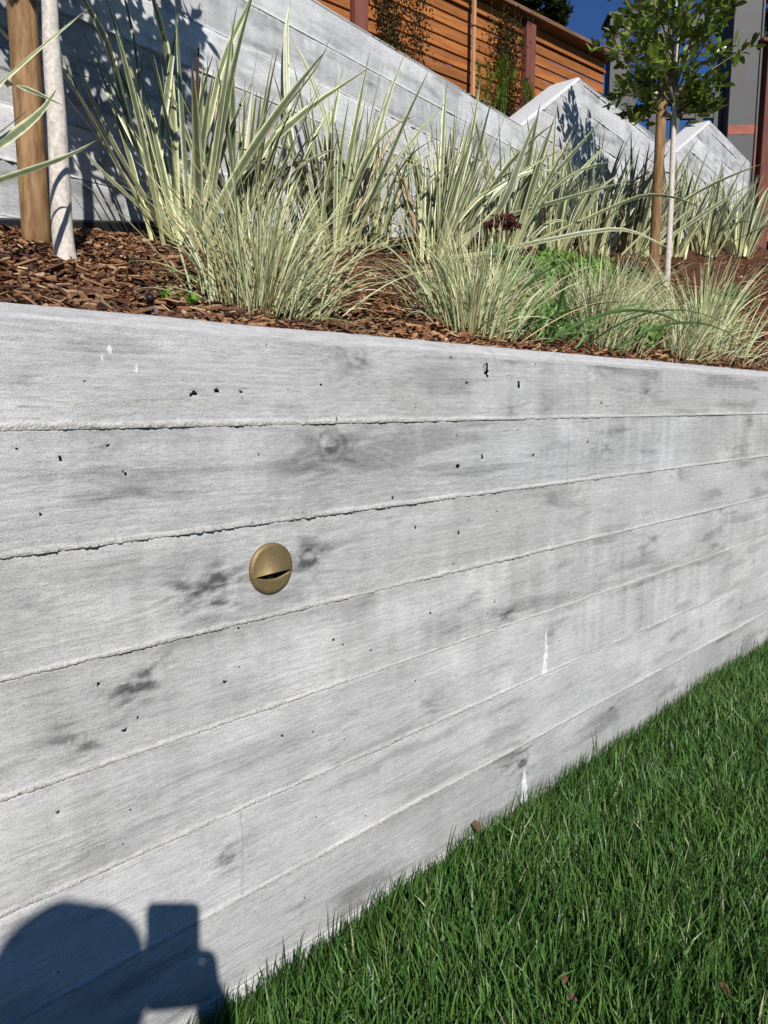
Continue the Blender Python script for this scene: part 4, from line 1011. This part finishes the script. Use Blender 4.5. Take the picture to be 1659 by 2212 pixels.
def crown(t, centre, rad, nbr, nleaf, seed, own, trunk_top, Ls=(.040, .062), clip_low=None):
    """branches plus leaves set along twigs; the `own` leaves nearest the viewer are objects"""
    r = np.random.RandomState(seed); P = []; A = []; TH = []
    for b in range(nbr):
        d = r.normal(0, 1, 3); d /= np.linalg.norm(d); d[2] = d[2] * .8 + .12
        end = np.asarray(centre) + d * np.asarray(rad) * r.uniform(.72, 1.12)
        if clip_low is not None: end[2] = max(end[2], clip_low + r.uniform(0, .05))
        st = np.array([trunk_top[0], trunk_top[1], trunk_top[2] + (end[2] - trunk_top[2]) * r.uniform(.15, .65) if end[2] > trunk_top[2] else trunk_top[2] - .02])
        if clip_low is not None: st[2] = max(st[2], clip_low)
        mid = st * .45 + end * .55 + np.array([0, 0, r.uniform(-.02, .06)])
        path = spline([st, mid, end], 9); part('branch', *tube(path, np.linspace(.0055, .0014, 9), 5), MAT['twig'], t)
        k = nleaf // nbr
        u = r.uniform(.22, 1.0, k) ** .8; pp = np.stack([np.interp(u, np.linspace(0, 1, 9), path[:, j]) for j in range(3)], -1)
        pp += r.normal(0, .035, (k, 3)) * (1.15 - u[:, None] * .8)
        o = pp - np.asarray(centre); P.append(pp); A.append(np.arctan2(o[:, 1], o[:, 0]) + r.normal(0, .9, k)); TH.append(np.clip(r.normal(1.1, .5, k), .1, 2.3))
    P = np.concatenate(P); A = np.concatenate(A); TH = np.concatenate(TH); n = len(P)
    L = r.uniform(*Ls, n); W = L * r.uniform(.36, .48, n); bd = r.normal(.25, .3, n); tw = r.normal(0, .5, n)
    near = np.argsort(np.hypot(P[:, 0] - EYE[0], P[:, 1] - EYE[1]) - r.uniform(0, .12, n)); mine = near[:own]; rest_ = near[own:]
    for i in mine:
        V, F, uv, _ = ribbons(P[i:i + 1], A[i], TH[i], bd[i], L[i], W[i], 5, 'ellipse', fold=.2, twist=tw[i]); part('leaf', V, F, MAT['ficus'], t, uv=uv, smooth=True)
    V, F, uv, idx = ribbons(P[rest_], A[rest_], TH[rest_], bd[rest_], L[rest_], W[rest_], 4, 'ellipse', fold=.2, twist=tw[rest_])
    q = r.rand(len(rest_), 1); col = np.array([.085, .135, .018]) * (1 - q) + np.array([.21, .27, .05]) * q
    o = part('crown', V, F, MAT['ficus2'], t, col=col[idx], uv=uv, smooth=True); o['kind'] = 'stuff'

# left tree: only its trunk is in the picture, the crown throws its shade on the upper wall
bz = float(bedz(.644, .741))
tl = thing('young_tree', (.644, .741, bz), 'young tree with a pale white trunk at the left, beside the thick stake', 'tree')
path = spline([(.650, .735, bz - .04), (.643, .741, bz + .03), (.648, .752, bz + .16), (.651, .757, bz + .28), (.650, .760, bz + .40), (.654, .764, bz + .55), (.655, .765, bz + .9), (.65, .765, bz + 1.25)], 44)
V, F, col = bark_tube(path, np.interp(np.linspace(0, 1, 44), [0, .06, .5, 1], [.0245, .0222, .0182, .010]), 3.0)
part('trunk', V, F, MAT['bark'], tl, col=col, smooth=True)
crown(tl, (.66, .76, bz + 1.08), (.42, .40, .46), 28, 2300, 101, 0, (.655, .765, bz + .75), clip_low=bz + .62)
def stake(x, y, z, h, r0, r1, label, lean=(0, 0)):
    p = np.array([(x + lean[0] * k, y + lean[1] * k, z - .05 + (h + .05) * k) for k in np.linspace(0, 1, 24)])
    V, F = tube(p, np.linspace(r0, r1, 24) * (1 + .02 * fbm(np.arange(24) * .6, np.zeros(24), x * 9, 2)), 28)
    solo('support_stake', V, F, MAT['stake'], label, 'stake', 'round pine stakes holding up the young trees', smooth=True)
stake(.687, 1.005, float(bedz(.687, 1.005)), 1.6, .0325, .030, 'thick round pine stake left of the white trunk')
# right tree
bz2 = float(bedz(3.86, .96))
tr = thing('young_tree', (3.86, .96, bz2), 'young tree with round glossy green crown at the upper right, on a thin white trunk', 'tree')
path = spline([(3.86, .96, bz2 - .04), (3.862, .958, bz2 + .1), (3.868, .962, bz2 + .45), (3.862, .965, bz2 + .8), (3.86, .965, bz2 + 1.2), (3.86, .96, bz2 + 1.55)], 40)
V, F, col = bark_tube(path, np.interp(np.linspace(0, 1, 40), [0, .06, .5, 1], [.0175, .0155, .0138, .007]), 8.0)
part('trunk', V, F, MAT['bark'], tr, col=col, smooth=True)
crown(tr, (3.86, .98, bz2 + 1.15), (.38, .38, .50), 44, 1750, 103, 300, (3.862, .965, bz2 + .82), (.048, .074))
stake(3.815, 1.012, float(bedz(3.815, 1.012)), 1.06, .0262, .0245, 'slimmer round pine stake left of the thin white trunk at the right')

# ------------------------------------------------------------------ cedar fence behind the upper wall
FA = -0.09416; FD = np.array([math.cos(FA), math.sin(FA), 0]); FN = np.array([-math.sin(FA), math.cos(FA), 0]); UP = np.array([0, 0, 1.0])
def fpt(x, z, d=0.0):
    y = (3.7898 - FN[0] * x) / FN[1]; return np.array([x, y, z]) + FN * d
fence = thing('cedar_fence', fpt(4.6, 2.5), 'orange cedar fence of horizontal slats with red posts above the upper wall', 'fence')
def bar(name, c, hx, hy, hz, mat, parent, b=.003, ux=FD, uy=FN):
    V, F = bevbox(c, ux, uy, UP, hx, hy, hz, b)
    # keep the grain along each piece: object space of every piece starts at its own centre
    o = obj(name, build_mesh(name, (np.linalg.solve(np.stack([ux, uy, UP], 1), (V - c).T)).T, F), MAT[mat], parent)
    M_ = Matrix(np.stack([ux, uy, UP], 1).tolist()).to_4x4(); M_.translation = tuple(c - ORG[parent.name]); o.matrix_local = M_
    ORG[o.name] = np.array(c); return o
posts = [0.35, 2.2, 3.93, 5.775]
for x in posts: bar('post', fpt(x, 3.25, -.02), .058, .052, .965, 'redpost', fence, .004)
ends = posts + [6.92]
for i in range(len(ends) - 1):
    a, b = ends[i] + (.059), ends[i + 1] - (.059 if i < len(ends) - 2 else 0)
    L = (b - a) / 2
    for k in range(16):
        z = 4.047 - .0935 * k
        if z < 2.6: break
        bar('slat', fpt((a + b) / 2, z, .0 + .002 * math.sin(k * 5.1 + i)), L / abs(FD[0]) - .002, .0095, .0395, 'slat', fence, .002)
    bar('fascia', fpt((a + b) / 2, 4.148, .0), L / abs(FD[0]) - .002, .012, .052, 'slat', fence, .003)
    bar('trim', fpt((a + b) / 2, 4.103, -.022), L / abs(FD[0]) - .002, .010, .010, 'slat', fence, .002)
for a, b in ((0.0, 3.2), (3.204, 5.838), (5.842, 7.0)):
    bar('cap_rail', fpt((a + b) / 2, 4.236, -.035), (b - a) / 2 / abs(FD[0]), .085, .018, 'cap', fence, .004)

# slim pale batten for the climbers
o_ = thing('plant_batten', fpt(5.03, 2.9, -.10), 'slim pale wooden batten standing in front of the cedar fence', 'batten')
bar('strip', fpt(5.035, 3.55, -.10), .014, .014, .68, 'palewood', o_, .002); bar('tie', fpt(5.035, 3.93, -.10), .0165, .0165, .006, 'black', o_, .001)

def climber(x0, x1, z1, n, label, seed):
    r = np.random.RandomState(seed); xm = (x0 + x1) / 2; zb = 2.6
    t = thing('climbing_plant', fpt(xm, zb, -.09), label, 'climber')
    st = []
    for k in range(11):
        xs_ = r.uniform(x0, x1); P = [fpt(xm + r.normal(0, .04), zb, -.07)] + [fpt(xs_ * (.3 + .7 * q) + xm * (.7 - .7 * q) + r.normal(0, .03), zb + (z1 - zb) * q * r.uniform(.9, 1.05), -.06 - r.uniform(0, .05)) for q in (.3, .6, 1.0)]
        p = spline(P, 16); st.append(p); part('stem', *tube(p, np.linspace(.005, .002, 16), 5), MAT['darktwig'], t)
    k = r.randint(0, 11, n); u = r.uniform(.05, 1, n); pp = np.array([[np.interp(u[i], np.linspace(0, 1, 16), st[k[i]][:, j]) for j in range(3)] for i in range(n)])
    pp += r.normal(0, .045, (n, 3)) * np.array([1.2, .5, 1]); pp = pp - FN * np.clip((pp @ FN) - 3.7898 + .03, 0, 9)[:, None]
    V, F, uv, idx = ribbons(pp, r.uniform(0, 6.28, n), r.uniform(.4, 2.2, n), .2, r.uniform(.020, .034, n), r.uniform(.014, .022, n), 2, 'ellipse', fold=.2)
    q = r.rand(n, 1); col = np.array([.035, .045, .012]) * (1 - q) + np.array([.105, .11, .03]) * q; red = r.rand(n) < .22; col[red] = np.array([.10, .045, .025])
    o = part('foliage', V, F, MAT['leafmass'], t, col=col[idx], uv=uv); o['kind'] = 'stuff'
climber(5.12, 5.70, 4.24, 3600, 'dark small-leaved climber on the fence between the batten and the red post', 111)
climber(4.02, 4.62, 4.2, 3400, 'dark small-leaved climber on the fence left of the pale batten', 112)
for i, (x, d, h, lab) in enumerate([(3.95, .62, .50, 'left-hand yellow-green fern sprig peeking over the upper wall'), (4.30, .70, .52, 'taller yellow-green fern sprig leaning right above the upper wall'), (4.42, .55, .40, 'right-hand yellow-green fern sprig above the upper wall, below the batten')]):
    r = np.random.RandomState(120 + i); y = yb(x) + d; z = float(terrace_z(x)) + .10
    t = thing('fern_sprig', (x, y, z), lab, 'fern', 'fern sprigs behind the upper wall')
    for s_ in range(4):
        p = spline([(x + r.normal(0, .02), y, z), (x + r.normal(0.03, .05), y + r.normal(0, .03), z + h * .6), (x + r.normal(.08, .09), y + r.normal(0, .05), z + h)], 10)
        fs_ = part('frond_stem', *tube(p, .0025, 5), MAT['weed'], t)
        k = 110; u = r.uniform(.25, 1, k); pp = np.stack([np.interp(u, np.linspace(0, 1, 10), p[:, j]) for j in range(3)], -1)
        V, F, uv, idx = ribbons(pp, r.uniform(0, 6.28, k), r.uniform(.5, 1.4, k), .2, r.uniform(.03, .055, k), .006, 2, 'blade')
        o = part('frond', V, F, MAT['leafmass'], fs_, col=np.tile([.20, .26, .035], (len(V), 1)), uv=uv); o['kind'] = 'stuff'

# ------------------------------------------------------------------ grey gate with lattice, posts
GA = R(-47); GD = np.array([math.cos(GA), math.sin(GA), 0]); GN = np.array([-math.sin(GA), math.cos(GA), 0])
def gbar(name, c, hx, hy, hz, mat, parent, b=.004): return bar(name, np.asarray(c, float), hx, hy, hz, mat, parent, b, GD, GN)
p1 = np.array([7.30, 3.22, 0.0]); p2 = np.array([8.135, 2.365, 0.0])
g1 = thing('gate_post', p1 + UP * 2.9, 'capped dark grey post where the cedar fence ends, behind the tree crown', 'post', 'dark grey gate posts')
gbar('shaft', p1 + UP * 3.8, .098, .10, .90, 'greypaint', g1); gbar('cap', p1 + UP * 4.722, .145, .15, .018, 'greypaint', g1, .006); gbar('cap_trim', p1 + UP * 4.66, .12, .124, .04, 'greypaint', g1)
g2 = thing('gate_post', p2 + UP * 2.9, 'broad tall dark grey post at the right edge, with an orange painted band', 'post', 'dark grey gate posts')
gbar('shaft', p2 + UP * 4.1, .132, .20, 1.2, 'greypaint', g2); gbar('corner_board', p2 + UP * 4.1 + GD * .144, .0115, .215, 1.2, 'greypaint', g2)
gbar('painted_band', p2 + UP * 3.62 - GN * .2015, .128, .0018, .045, 'orange', g2, .0008)
gbar('painted_edge', p2 + UP * 3.42 - GN * .2165 + GD * .147, .006, .0018, .22, 'orange', g2, .0006)
gate = thing('lattice_gate', (p1 + p2) / 2 + UP * 2.9, 'dark grey lattice gate with square openings, sky showing through', 'gate')
A = p1 + GD * .12; Bp = p2 - GD * .15; Lg = np.linalg.norm(Bp - A)
for i, f in enumerate((0.035, .27, .52, .77, .965)):
    gbar('upright', A + GD * Lg * f + UP * 3.52, .040, .030, .57, 'greypaint', gate)
for k, z in enumerate((3.02, 3.30, 3.56, 3.82, 4.06)):
    for i, (fa, fb) in enumerate(zip((0.035, .27, .52, .77), (.27, .52, .77, .965))):
        a = A + GD * (Lg * fa + .040); b = A + GD * (Lg * fb - .040); gbar('rail', (a + b) / 2 + UP * z, np.linalg.norm(b - a) / 2, .024, .036, 'greypaint', gate)
arc = []
for u in np.linspace(0, 1, 13): arc.append(A + GD * Lg * u + UP * (4.40 + .34 * math.sin(u * math.pi / 2)))
V = []
for p in arc:
    for dn, dz in ((-.032, -.05), (.032, -.05), (.032, .05), (-.032, .05)): V.append(p + GN * dn + UP * dz)
F = [[i * 4 + j, i * 4 + (j + 1) % 4, (i + 1) * 4 + (j + 1) % 4, (i + 1) * 4 + j] for i in range(12) for j in range(4)] + [[3, 2, 1, 0], [48, 49, 50, 51]]
part('arched_top', np.array(V), np.array(F), MAT['greypaint'], gate)
# brown side fence at the right edge
sf = thing('side_fence', (8.22, 2.06, 2.5), 'reddish brown post and side fence at the far right end of the upper wall', 'fence')
SA = R(-30); SD = np.array([math.cos(SA), math.sin(SA), 0]); SN = np.array([-math.sin(SA), math.cos(SA), 0])
def sbar(name, c, hx, hy, hz, mat, b=.004): return bar(name, np.asarray(c, float), hx, hy, hz, mat, sf, b, SD, SN)
sp = np.array([8.19, 2.075, 0])
sbar('post', sp + UP * 3.40, .066, .06, 1.0, 'redpost')
sbar('cap_rail', sp + UP * 4.42 + SD * .9, 1.05, .08, .018, 'redpost')
for k in range(17): sbar('slat', sp + UP * (4.33 - .107 * k) + SD * .95 + SN * .03, .87, .010, .047, 'slat', .002)

# ------------------------------------------------------------------ trees beyond the fence
def far_tree(base, h, clumps, n, label, seed, c0, c1, L=.22, W=.07):
    r = np.random.RandomState(seed); t = thing('evergreen_tree', base, label, 'tree', 'dark evergreen trees beyond the fence')
    b = np.array(base); part('trunk', *tube(spline([b, b + (0.1, .1, h * .5), b + (0, 0, h)], 9), np.linspace(.2, .06, 9), 10), MAT['darktwig'], t)
    for c, rr in clumps: part('limb', *tube(spline([b + (0, 0, h * .45), (b + (0, 0, h * .7)) * .5 + np.array(c) * .5, np.array(c)], 7), np.linspace(.07, .015, 7), 6), MAT['darktwig'], t)
    cs_ = []; rs_ = []
    for c, rr in clumps:
        for q in range(14):
            d = r.normal(0, 1, 3); d /= np.linalg.norm(d); cs_.append(np.array(c) + d * rr * r.uniform(.3, 1)); rs_.append(np.array([1, 1, .6]) * rr * r.uniform(.16, .34))
    leaf_cloud('crown', None, None, cs_, rs_, n, L, W, c0, c1, seed + 1, 'stuff', 0, t)
far_tree((12.9, 8.3, 2.9), 6.4, [((12.53, 8.23, 8.78), .62), ((12.96, 7.78, 8.60), .52), ((13.27, 7.54, 8.93), .55), ((12.95, 7.97, 9.55), .95), ((12.39, 8.46, 9.15), .75), ((12.85, 7.81, 8.22), .30), ((13.49, 7.39, 9.25), .5), ((12.65, 8.03, 8.33), .36), ((11.9, 8.9, 9.6), .9), ((13.1, 7.9, 10.6), 1.0)], 26000, 'big dark evergreen tree behind the fence at the top of the picture', 131, (.018, .030, .010), (.060, .080, .024), .13, .045)
far_tree((10.7, 8.7, 3.2), 4.6, [((9.5, 9.6, 8.0), .8), ((10.05, 9.05, 7.6), .8), ((10.5, 8.5, 7.2), .8), ((10.95, 8.1, 6.9), .7), ((11.2, 7.75, 6.5), .55), ((10.8, 8.4, 7.9), .7), ((10.2, 9.0, 8.5), .8), ((10.4, 8.7, 6.4), .8), ((9.6, 9.4, 7.0), .8)], 22000, 'dark evergreen tree showing only through the slat gaps of the fence', 135, (.016, .026, .009), (.045, .06, .02), .15, .06)
far_tree((15.1, 4.3, 2.9), 4.4, [((14.75, 4.45, 7.1), .45), ((14.85, 4.35, 7.9), .5), ((14.9, 4.2, 6.4), .5), ((15.0, 4.4, 8.6), .6)], 8000, 'dark evergreen tree glimpsed at the right edge behind the grey post', 133, (.02, .035, .012), (.065, .09, .025), .13, .045)


# ------------------------------------------------------------------ dead leaves on the lawn
def dead_leaf(x, y, z, s, az, label, seed, tilt=.5):
    r = np.random.RandomState(seed)
    V, F, uv, _ = ribbons([(x, y, z)], az, tilt, r.uniform(.6, 1.4), s, s * .55, 7, 'ellipse', fold=.45, twist=r.normal(0, .5), curl=r.normal(0, .5))
    V = np.concatenate([V, V + np.array([0.0003, 0.0004, -.0006])]); n = len(V) // 2; F = np.concatenate([F, F[:, ::-1] + n])
    solo('dead_leaf', V, F, MAT['deadleaf'], label, 'leaf', 'dead leaves on the lawn', smooth=True)
dead_leaf(1.105, -.012, .055, .034, 2.0, 'brown curled dead leaf caught between grass and front wall', 141, .3)
dead_leaf(.90, -.335, .040, .032, .4, 'larger orange-brown dead leaf lying in the lawn, near the bottom', 142, 1.2)
dead_leaf(.885, -.37, .042, .018, 2.2, 'small dead leaf scrap beside the larger one in the lawn', 143, 1.0)
dead_leaf(1.06, -.52, .040, .024, 1.2, 'dead leaf in the lawn nearest the lower right corner', 144, 1.0)
dead_leaf(1.95, -.62, .045, .03, 3.0, 'reddish dead leaf sunk in the lawn by the right edge', 145, 1.1)
# ------------------------------------------------------------------ the photographer, kneeling on the lawn (shadow in the picture)
_a = R(YAW); FH = np.array([math.cos(_a), math.sin(_a), 0]); RT = np.array([math.sin(_a), -math.cos(_a), 0])
_p = R(PITCH); CF = FH * math.cos(_p) - UP * math.sin(_p); CU = FH * math.sin(_p) + UP * math.cos(_p)
def bp(r, f, z): return np.array([EYE[0], EYE[1], 0]) + RT * r + FH * f + UP * z
phc = EYE + RT * (.014 - .0358) + CU * (.020 - .0735) - CF * .0062
ph = thing('phone', phc - UP * .07, 'black phone held upright in both hands by the kneeling person', 'phone')
_o = []
for sx_, sz_, a0 in ((1, 1, 0), (-1, 1, 90), (-1, -1, 180), (1, -1, 270)):
    for q in range(7):
        an = R(a0 + q * 15); _o.append((sx_ * (.0358 - .010) + .010 * math.cos(an), sz_ * (.0735 - .010) + .010 * math.sin(an)))
V = np.array([phc + RT * u + CU * v + CF * d for d in (-.0038, .0038) for u, v in _o]); _n = len(_o)
phb = part('body', V, [np.array([[i, (i + 1) % _n, _n + (i + 1) % _n, _n + i] for i in range(_n)]), np.array([list(range(_n))[::-1], list(range(_n, 2 * _n))])], MAT['black'], ph)
V, F = bevbox(phc - CF * .0041, RT, CF, CU, .0335, .0002, .0712, .0001); part('screen', V, F, MAT['lens'], phb)

gz = float(lawn_z(-.4))
J = dict(pel=(-.05, -.66, gz + .42), wai=(-.05, -.63, gz + .56), che=(-.05, -.56, gz + .74), nb=(-.045, -.48, .905), nk=(-.042, -.44, .985), hd=(-.04, -.41, 1.07),
         sr=(.12, -.50, .865), sl=(-.215, -.50, .865), er=(.19, -.30, .635), el=(-.27, -.30, .645), wr=(.055, -.055, .748), wl=(-.115, -.055, .752),
         hr=(.05, -.67, gz + .40), hl=(-.15, -.67, gz + .40), kr=(.07, -.33, gz + .075), kl=(-.18, -.33, gz + .075), ar=(.07, -.74, gz + .075), al=(-.17, -.74, gz + .075), tr=(.07, -.86, gz + .04), tl=(-.17, -.86, gz + .04))
RAD = dict(pel=.145, wai=.125, che=.145, nb=.062, nk=.052, hd=.06, sr=.062, sl=.062, er=.042, el=.042, wr=.026, wl=.026, hr=.10, hl=.10, kr=.062, kl=.062, ar=.04, al=.04, tr=.032, tl=.032)
ED = [('pel', 'wai'), ('wai', 'che'), ('che', 'nb'), ('nb', 'nk'), ('nk', 'hd'), ('che', 'sr'), ('che', 'sl'), ('sr', 'er'), ('sl', 'el'), ('er', 'wr'), ('el', 'wl'), ('pel', 'hr'), ('pel', 'hl'), ('hr', 'kr'), ('hl', 'kl'), ('kr', 'ar'), ('kl', 'al'), ('ar', 'tr'), ('al', 'tl')]
verts = {k: bp(*v) for k, v in J.items()}; rad = dict(RAD); edges = list(ED)
# hands: palm and five bent fingers round the lower half of the phone
lowc = phc - CU * .040
for sd, wn_ in ((1, 'wr'), (-1, 'wl')):
    e = lowc + RT * sd * .0358
    pm = e + RT * sd * .020 - CF * .022 - CU * .026; verts[f'pm{sd}'] = pm; rad[f'pm{sd}'] = .027; edges.append((wn_, f'pm{sd}'))
    for i, (du, ln) in enumerate(((.030, .9), (.010, 1.0), (-.010, .95), (-.030, .8))):
        k0 = e + RT * sd * .017 + CF * .001 + CU * (du - .008); k1 = e + RT * sd * .012 + CF * .017 + CU * du; k2 = e - RT * sd * .014 * ln + CF * .0165 + CU * (du + .003); k3 = e - RT * sd * .027 * ln + CF * .0135 + CU * (du + .004)
        pv = f'pm{sd}'
        for j, (p_, r0) in enumerate(((k0, .0115), (k1, .0098), (k2, .0078), (k3, .0066))):
            nm = f'f{sd}{i}{j}'; verts[nm] = p_; rad[nm] = r0; edges.append((pv, nm)); pv = nm
    pv = f'pm{sd}'
    for j, (p_, r0) in enumerate(((e + RT * sd * .014 - CF * .020 + CU * .000, .0105), (e - RT * sd * .002 - CF * .019 + CU * .018, .0095), (e - RT * sd * .013 - CF * .0155 + CU * .030, .008))):
        nm = f't{sd}{j}'; verts[nm] = p_; rad[nm] = r0; edges.append((pv, nm)); pv = nm
names = list(verts); ix = {k: i for i, k in enumerate(names)}
base_p = bp(-.05, -.62, gz)
me = bpy.data.meshes.new('skeleton'); me.from_pydata([tuple(verts[k] - base_p) for k in names], [(ix[a], ix[b]) for a, b in edges], [])
sk = bpy.data.objects.new('skeleton', me); C.objects.link(sk)
sm = sk.modifiers.new('Skin', 'SKIN'); sm.use_smooth_shade = True
sv = me.skin_vertices[0].data
for k in names: sv[ix[k]].radius = (rad[k], rad[k])
sv[ix['pel']].use_root = True
ss = sk.modifiers.new('Subdivision', 'SUBSURF'); ss.levels = 2; ss.render_levels = 2
bpy.context.view_layer.update()
dg = bpy.context.evaluated_depsgraph_get()
bm_ = bpy.data.meshes.new_from_object(sk.evaluated_get(dg))
bpy.data.objects.remove(sk)
nv_ = len(bm_.vertices); BV = np.zeros(nv_ * 3); bm_.vertices.foreach_get('co', BV); BV = BV.reshape(-1, 3)
BF = [list(p.vertices) for p in bm_.polygons]; bpy.data.meshes.remove(bm_)
# head with a face
hc = bp(-.04, -.40, 1.085) - base_p; HV = []; nu, nv2 = 28, 20
for i in range(nv2 + 1):
    th = math.pi * i / nv2
    for j in range(nu):
        a = 2 * math.pi * j / nu; x, y, z = math.sin(th) * math.cos(a), math.sin(th) * math.sin(a), math.cos(th)
        q = .076 * x; w_ = .094 * y; h = .112 * z
        if z < -.2: q *= 1 - .28 * (-.2 - z); w_ = w_ * (1 - .15 * (-.2 - z))
        if y > .5:
            w_ += .022 * math.exp(-((x / .16) ** 2 + ((z + .18) / .2) ** 2)) - .010 * (math.exp(-(((x - .36) / .16) ** 2 + (z / .12) ** 2)) + math.exp(-(((x + .36) / .16) ** 2 + (z / .12) ** 2)))
            w_ += .007 * math.exp(-((x / .3) ** 2 + ((z + .50) / .06) ** 2)) + .006 * math.exp(-((x / .28) ** 2 + ((z + .78) / .12) ** 2))
        if abs(x) > .9 and abs(z) < .25: q *= 1.10
        HV.append(hc + RT * q + FH * w_ + UP * h)
HF = [[i * nu + j, (i + 1) * nu + j, (i + 1) * nu + (j + 1) % nu, i * nu + (j + 1) % nu] for i in range(nv2) for j in range(nu)]
allV = np.concatenate([BV, np.array(HV)]); allF = BF + [[v + nv_ for v in f] for f in HF]
pm = bpy.data.meshes.new('person'); pm.from_pydata(allV.tolist(), [], allF)
for m_ in (plain_material('skin', (.42, .24, .17), .55, var=.06), plain_material('navy_jacket', (.03, .04, .07), .85, var=.2, bmp=.3), plain_material('grey_trousers', (.06, .06, .065), .85, var=.2, bmp=.3), plain_material('eye_dark', (.015, .012, .01), .3)): pm.materials.append(m_)
wr_ = [verts['wr'] - base_p, verts['wl'] - base_p]
for p in pm.polygons:
    p.use_smooth = True; c = np.array(p.center); w = c + base_p
    if p.index >= len(BF):
        d = (c - hc); y = d @ FH; x = d @ RT; z = d[2]; p.material_index = 3 if (y > .06 and abs(abs(x) - .028) < .010 and abs(z) < .008) else 0
    elif (w - EYE) @ FH > -.07: p.material_index = 0
    elif w[2] > .955: p.material_index = 0
    elif w[2] > gz + .47 or ((w - EYE) @ FH > -.5 and w[2] > gz + .50): p.material_index = 1
    else: p.material_index = 2
pm.update()
person = bpy.data.objects.new('person', pm); C.objects.link(person); person.location = base_p; ORG[person.name] = base_p
tag(person, 'kneeling person in a navy jacket holding up a phone, casting the shadow on the wall', 'person')
HR = []
r_ = np.random.RandomState(5)
for i in range(17):
    th = math.pi * .66 * i / 16
    for j in range(32):
        a = 2 * math.pi * j / 32; x, y, z = math.sin(th) * math.cos(a), math.sin(th) * math.sin(a), math.cos(th)
        lim = 1.0 if y < .35 else max(.0, 1 - (y - .35) * 1.3)
        z2 = z if y < .35 else max(z, .22 + .3 * y)
        n1 = 1 + .035 * float(fbm(math.cos(a) * 2.2 + 5, math.sin(a) * 2.2 + th * 1.6, 7.0, 3))
        HR.append(hc + RT * x * .089 * n1 + FH * (y * .104 - .006) * n1 + UP * (z2 * .122 * n1 + .006))
part('hair', np.array(HR) + base_p, np.array([[i * 32 + j, (i + 1) * 32 + j, (i + 1) * 32 + (j + 1) % 32, i * 32 + (j + 1) % 32] for i in range(16) for j in range(32)]), plain_material('dark_hair', (.02, .013, .009), .6, var=.4, scale=80), person, smooth=True)
